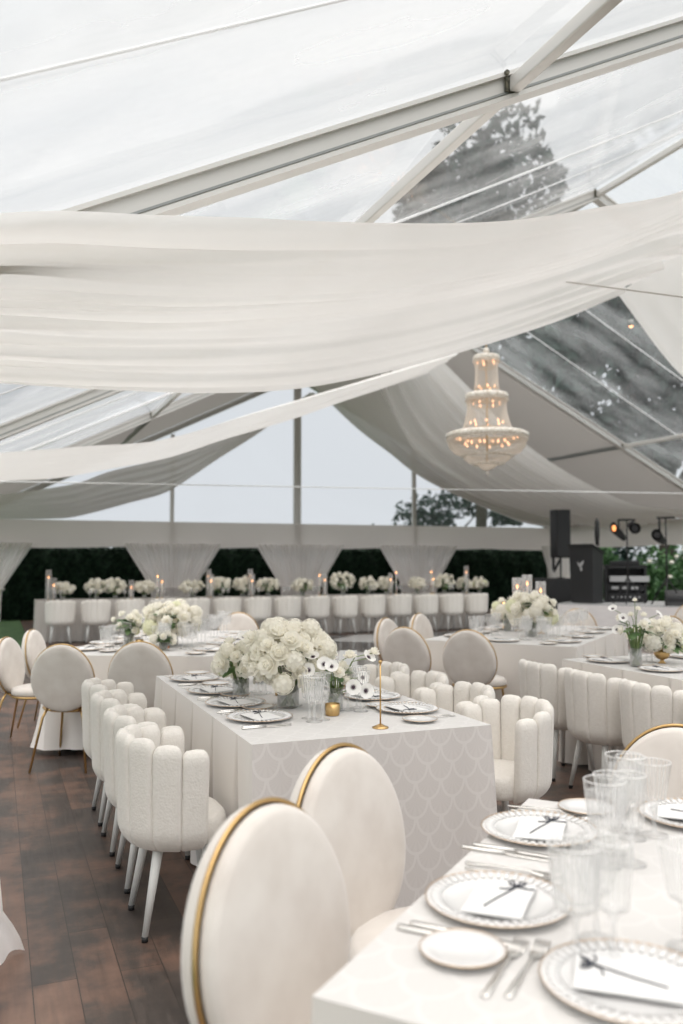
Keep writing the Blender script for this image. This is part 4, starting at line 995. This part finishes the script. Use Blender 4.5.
FM = {}
def blossom(kind, parent, loc, size, direction=(0, 0, 1), cat_mat=None):
    if kind not in FM:
        src = {'rose': rose_mesh, 'puff': puff_mesh, 'anemone': anemone_mesh}[kind]()
        o = src.build('tmp', MT['petal' if kind != 'anemone' else 'petal_white']); FM[kind] = o.data; bpy.data.objects.remove(o)
        if kind == 'anemone':
            c = MB(); c.lathe([(0, .02), (.16, .03), (.2, .10), (.12, .18), (0, .2)], 12)
            for k in range(18): a = 2 * pi * k / 18; c.tube([(0, 0, .08), (.33 * cos(a), .33 * sin(a), .16)], .018, 4)
            o = c.build('tmp', MT['dark']); FM['centre'] = o.data; bpy.data.objects.remove(o)
        if kind == 'puff':
            FM['puffg'] = FM['puff'].copy(); FM['puffg'].materials[0] = MT['petal_green']
    key = 'puffg' if (kind == 'puff' and cat_mat == 'green') else kind
    nm = {'rose': 'rose_blossom', 'puff': 'hydrangea_blossom', 'anemone': 'anemone_blossom'}[kind]
    o = bpy.data.objects.new(nm, FM[key]); COL.objects.link(o); o.parent = parent; o.location = loc; o.scale = (size,) * 3
    o.rotation_mode = 'QUATERNION'; o.rotation_quaternion = Vector(direction).to_track_quat('Z', 'Y')
    if kind == 'anemone':
        c = bpy.data.objects.new('flower_centre', FM['centre']); COL.objects.link(c); c.parent = o
    return o
def leafmesh(m, p, d, s):
    p, d = Vector(p), Vector(d).normalized(); side = d.cross(Vector((0, 0, 1)) if abs(d.z) < .9 else Vector((1, 0, 0))).normalized(); vs = []
    for j in range(5):
        v = j / 4; w = s * .32 * sin(pi * (v * .92 + .04)); q = p + d * s * v - Vector((0, 0, 1)) * s * .25 * v * v; vs += [q - side * w, q + Vector((0, 0, s * .05)), q + side * w]
    m.add(vs, [(j * 3 + i, j * 3 + i + 1, (j + 1) * 3 + i + 1, (j + 1) * 3 + i) for j in range(4) for i in range(2)])
def arrangement(label, P, rx, ry, rz, n, size, seed, zc, vase='bowl', kinds=('rose', 'puff'), group=None, rot=0, nleaf=8, vr=.06, vh=.12, extra=(), green=.15, name='flower_arrangement'):
    """vase with a mound of blossoms: centre height zc above the table, half sizes rx, ry, rz"""
    rn = random.Random(seed); r = thing(name, label, 'flowers', group, P, rot)
    if vase == 'bowl':
        m = MB(); m.lathe([(0, 0), (vr * .55, 0), (vr * .35, .01), (vr * .2, .025), (vr * .7, .035), (vr, .06), (vr, vh), (vr - .004, vh), (vr - .004, .062), (0, .04)], 32); m.build('footed_bowl', MT['gold'], r)
    elif vase == 'glass':
        m = MB(); m.lathe([(0, 0), (vr * .8, 0), (vr, .012), (vr, vh), (vr - .003, vh), (vr - .003, .014), (0, .006)], 32); m.build('glass_vase', MT['glass'], r)
        m = MB(); m.lathe([(0, .008), (vr - .005, .015), (vr - .005, vh * .75), (0, vh * .75)], 24); m.build('water', MT['water'], r)
        m = MB(); 
        for k in range(16):
            a = rn.uniform(0, 6.28); b = a + rn.uniform(2, 4); m.tube([(cos(a) * vr * .7, sin(a) * vr * .7, .012), (cos(b) * vr * .75, sin(b) * vr * .75, vh), (cos(b) * rx * .5, sin(b) * ry * .5, zc)], .0032, 5)
        for k in range(10): a = rn.uniform(0, 6.28); leafmesh(m, (cos(a) * vr * .4, sin(a) * vr * .4, rn.uniform(.02, vh * .8)), (cos(a), sin(a), 1), .04)
        m.build('stems', MT['stem'], r)
    elif vase == 'tall':
        m = MB(); m.lathe([(0, 0), (vr, 0), (vr, .006), (.008, .012), (.006, .03), (.010, zc - rz * .95), (vr * 1.3, zc - rz * .7), (vr * 1.5, zc - rz * .3)], 28); m.build('pedestal_vase', MT['glass'], r)
    # foliage cushion under the blossoms
    m = MB()
    for k in range(nleaf * 3):
        a = rn.uniform(0, 6.28); e = rn.uniform(-.6, .9); d = Vector((cos(a) * rx, sin(a) * ry, e * rz)); leafmesh(m, (d.x * .35, d.y * .35, zc + d.z * .35 - rz * .15), (d.x, d.y, d.z + .01), max(rx, ry) * rn.uniform(.45, .72))
    for k in range(14): a = rn.uniform(0, 6.28); m.tube([(cos(a) * vr * .5, sin(a) * vr * .5, vh * .6), (cos(a) * rx * .5, sin(a) * ry * .5, zc)], .0025, 5)
    m.build('foliage', MT['leaf'], r)
    for k in range(n):
        z = 1 - 1.75 * (k + .5) / n; q = sqrt(max(0, 1 - z * z)); a = k * 2.39996 + rn.uniform(-.3, .3); s_ = rn.uniform(.72, 1.06)
        d = Vector((q * cos(a) * rx, q * sin(a) * ry, z * rz)) * s_; nn = Vector((q * cos(a), q * sin(a), z + .25)) + Vector((rn.uniform(-.3, .3), rn.uniform(-.3, .3), 0))
        kd = kinds[0] if rn.random() < .6 or len(kinds) == 1 else kinds[1]
        blossom(kd, r, (d.x, d.y, zc + d.z), size * rn.uniform(.75, 1.2) * (1.1 if kd == 'puff' else 1), nn, 'green' if rn.random() < green else None)
    for (kd, q, sz, dr) in extra:
        blossom(kd, r, q, sz, dr); m = MB(); q = Vector(q); mid = Vector((q.x * .5, q.y * .5, q.z * .85 + .02)); m.tube([(0, 0, vh * .7), mid, q - Vector(dr).normalized() * .004], .0024, 6); m.build('stem', MT['stem'], r)
    return r
# centre table
p = TW(4.12, 1.40, TZ)
arrangement('big ivory mound of roses and hydrangea in the middle of the centre table', p + Vector((-.03, .02, 0)), .21, .20, .165, 66, .052, 5, .25, 'glass', vr=.055, vh=.12, rot=YAW, green=.08)
p = TW(4.62, 1.16, TZ)
arrangement('ivory roses with one dark-eyed anemone, left behind the big mound of the centre table', p + Vector((.10, .0, 0)), .13, .13, .12, 20, .046, 8, .19, 'glass', vr=.045, vh=.10, rot=YAW, extra=(('anemone', (-.02, -.13, .33), .038, (-.2, -.6, .8)),))
p = TW(3.97, 1.565, TZ)
arrangement('glass vase of white dark-eyed anemones with green stems on the centre table', p, .09, .08, .055, 6, .036, 13, .185, 'glass', kinds=('rose',), vr=.036, vh=.115, rot=0, nleaf=5,
    extra=(('anemone', (-.13, -.06, .205), .040, (-.2, -1, .35)), ('anemone', (-.055, -.07, .235), .040, (-.1, -1, .6)), ('anemone', (-.02, -.08, .225), .038, (.1, -1, .7)), ('anemone', (-.11, -.03, .265), .036, (-.1, -.6, 1)), ('anemone', (.085, -.06, .125), .043, (.1, -1, .15)), ('anemone', (.145, -.04, .105), .043, (.45, -1, .05)),
           ('anemone', (.16, .0, .26), .040, (.6, -.5, .7)), ('anemone', (.13, -.02, .165), .036, (.5, -.9, .3)), ('rose', (.19, .02, .285), .030, (.3, -.2, 1)), ('rose', (.07, .0, .27), .034, (0, -.3, 1))))
p = TW(5.05, 1.50, TZ); arrangement('low ivory posy at the far end of the centre table', p, .10, .10, .07, 12, .042, 15, .14, 'glass', vr=.035, vh=.09, rot=0)
# gold number stand, votives
def make_stand():
    r = thing('table_number_stand', '', 'stand'); m = MB(); m.lathe([(0, 0), (.036, 0), (.036, .005), (.022, .010), (.008, .018), (0, .019)], 32); m.build('base', MT['gold'], r)
    m = MB(); m.tube([(0, 0, .015), (0, 0, .285)], .0036, 10); m.lathe([(0, .280), (.008, .283), (.008, .295), (0, .297)], 12); m.build('rod', MT['gold'], r); return r
place('stand', make_stand, 'slim gold table-number stand at the near end of the centre table', TW(3.50, 1.592, TZ))
def make_votive():
    r = thing('votive_candle', '', 'candle'); m = MB(); m.lathe([(0, 0), (.030, 0), (.034, .004), (.036, .055), (.034, .055), (.031, .007), (0, .005)], 24); m.build('holder', MT['gold'], r)
    m = MB(); m.lathe([(0, .006), (.029, .006), (.029, .036), (0, .036)], 20); m.build('wax', MT['candle'], r)
    return r
for i, (T, x, y, lab) in enumerate(((T2, -.02, -.62, 'beside the anemone vase on the centre table'), (T2, -.06, .05, 'under the big mound of the centre table'), (TLf, -.18, -.45, 'before the flowers on the left table'), (TR_, -.05, .32, 'under the ivory flowers on the right table'))):
    place('votive', make_votive, 'small gold votive ' + lab, T.P(x, y, TZ + .001), 0, 'gold votives')
def make_sign():
    r = thing('table_sign', '', 'sign'); m = MB(); m.box(-.05, .05, -.003, .003, .05, .22); m.build('white_card', MT['card'], r, smooth=False)
    m = MB(); m.box(-.045, .045, -.02, .02, 0, .02); m.tube([(-.02, 0, .02), (-.02, 0, .052)], .005, 8); m.tube([(.02, 0, .02), (.02, 0, .052)], .005, 8); m.build('base', MT['copper'], r, smooth=False); return r
place('sign', make_sign, 'upright white card in a copper foot before the flowers on the left table', TLf.P(.08, -.62, TZ), RL + .1)
place('sign', make_sign, 'upright blank card at the right far end of the centre table', TW(4.62, 1.90, TZ), YAW - .3)
# left table flowers
arrangement('large ivory flower mound on the left table', TLf.P(.09, -.42, TZ), .24, .21, .15, 44, .060, 21, .22, 'glass', vr=.06, vh=.13, green=.1)
arrangement('airy white flowers with green leaves, left end of the left table centre', TLf.P(-.28, -.42, TZ), .14, .12, .10, 12, .040, 22, .19, 'glass', vr=.045, vh=.12, nleaf=14)
arrangement('small posy with dark leaves beside the mound on the left table', TLf.P(.12, -.80, TZ), .09, .07, .05, 7, .035, 23, .10, 'glass', vr=.035, vh=.07, nleaf=14)
# rear right table
arrangement('large ivory flower mound on the rear right table, candles behind it', T3.P(.08, -.35, TZ), .22, .19, .155, 40, .062, 31, .26, 'glass', vr=.055, vh=.12, green=.3)
arrangement('pale green hydrangea posy at the left of the rear right table mound', T3.P(-.30, .12, TZ), .13, .12, .10, 14, .055, 32, .22, 'glass', vr=.04, vh=.14, green=.6)
# right table
arrangement('loose white anemones in a tall spray on the right table', TR_.P(-.38, .52, TZ), .13, .12, .10, 7, .034, 41, .27, 'glass', kinds=('rose',), vr=.04, vh=.13, nleaf=6, green=0,
    extra=(('anemone', (-.16, -.02, .40), .036, (-.4, -.6, .8)), ('anemone', (-.10, -.05, .34), .036, (-.2, -1, .5)), ('anemone', (-.14, -.04, .26), .036, (-.6, -1, .2)), ('rose', (.0, 0, .46), .022, (0, 0, 1)), ('rose', (.02, 0, .40), .026, (.2, -.2, 1)), ('rose', (-.03, 0, .36), .026, (-.2, -.2, 1)), ('anemone', (.06, -.04, .31), .034, (.2, -1, .6)), ('anemone', (.16, 0, .36), .034, (.6, -.6, .7))))
arrangement('ivory roses in a low gold footed bowl on the right table', TR_.P(-.06, .62, TZ), .17, .15, .115, 26, .055, 42, .19, 'bowl', vr=.055, vh=.10, green=.2, nleaf=12)

# ---- head table top: flowers, candles, glasses
def hp(x, d=.30, z=TZ):   # point on the head table where column x of the picture crosses it
    k = (x - 341.5) / 860; s = HS + d; t = (k * CY * s + SY * s) / (CY - k * SY); return TW(s, t, z)
HF = [(64, 9, .15, .11), (97, 9, .19, .13), (116, 9, .18, .14), (145, 9, .19, .12), (193, 10, .19, .12), (221, 9, .20, .15), (243, 9, .17, .15), (268, 10, .19, .13), (303, 10, .20, .12), (343, 12, .25, .19), (368, 9, .17, .13), (386, 8, .15, .14), (417, 9, .16, .13), (444, 12, .21, .17), (463, 8, .14, .12), (479, 8, .16, .12)]
for i, (x, n, rx, rz) in enumerate(HF):
    arrangement(('leftmost' if i == 0 else ORD[min(i, 14)] + ' from the left' if i < 15 else 'rightmost') + ' of the ivory flower clusters along the head table', hp(x, .34), rx * 1.12, .14, rz * .95, n + 16, .058, 60 + i, rz + .10, 'glass', group='flower clusters along the head table', vr=.045, vh=.08, nleaf=5, green=.05, rot=YAW)
def taper(h, glass_h):
    def mk():
        r = thing('taper_candle', '', 'candle')
        m = MB(); m.lathe([(0, 0), (.035, 0), (.035, .006), (.012, .014), (.012, .035), (0, .035)], 18); m.build('candle_foot', MT['gold'], r)
        m = MB(); m.lathe([(0, .03), (.011, .03), (.0105, h), (0, h + .004)], 12); m.build('wax', MT['candle'], r)
        m = MB(); m.lathe([(0, h + .004), (.010, h + .016), (.008, h + .032), (0, h + .055)], 10); m.build('flame', MT['flame'], r)
        if glass_h:
            m = MB(); m.lathe([(0, 0.0), (.05, .0), (.052, .004), (.052, glass_h), (.0505, glass_h), (.0505, .006), (0, .003)], 28); m.build('glass_cylinder', MT['glass'], r)
        return r
    return mk
for i, (x, y, gl) in enumerate(((49.3, 578, 1), (54.6, 585, 1), (132, 587, 1), (158, 575, 0), (162.5, 581, 0), (209, 575.6, 1), (211.5, 582, 1), (250.5, 575, 1), (252.5, 581.6, 1), (319.7, 574, 0), (325, 580, 1), (390.6, 579, 1), (396, 571.6, 0), (431, 572, 0), (433, 578, 0), (466, 571, 1))):
    d = .10 + .07 * (i % 2); P = hp(x, d); h = CAMH + (560 - y) / 860 * P.y - TZ - .03
    h = round(h / .05) * .05
    place('taper%.2f%d' % (h, gl), taper(h, h + .16 if gl else 0), ('leftmost' if i == 0 else ORD[i] + ' from the left' if i < 15 else 'rightmost') + ' of the lit taper candles on the head table', P, 0, 'lit tapers on the head table')
for i, (x, y, Pq) in enumerate(((516.7, 586, T3.P(.0, .35)), (526.7, 583, T3.P(.12, .42)), (503, 603, T3.P(-.42, .30)), (540, 590, T3.P(.26, .1)))):
    k = (x - 341.5) / 860; P = Vector((k * Pq.y, Pq.y, TZ)); h = CAMH + (560 - y) / 860 * P.y - TZ - .03
    place('taperT%d' % i, taper(h, h + .12 if i != 2 else 0), ('left of the two tall tapers in glass', 'right of the two tall tapers in glass', 'short lit taper beside the green hydrangeas', 'low candle in a glass cylinder right of the mound')[i] + ' on the rear right table', P, 0, 'tapers of the rear right table')
def far_glass():
    r = thing('wine_glass', '', 'glass'); m = MB(); m.lathe([(0, 0), (.033, 0), (.033, .003), (.005, .01), (.005, .09), (.03, .10), (.043, .19), (.041, .19), (.028, .105), (0, .098)], 16); m.build('glass_body', MT['glass'], r); return r
for i in range(14):
    for j in (0, 1):
        t = H0 + .32 + i * .635 + j * .11; P = TW(HS + .16 + .05 * j, t, TZ)
        place('farglass', far_glass, ('left' if j == 0 else 'right') + ' glass of the ' + ('first' if i == 0 else ORD[i]) + ' pair from the left on the head table', P, 0, 'glasses along the head table')
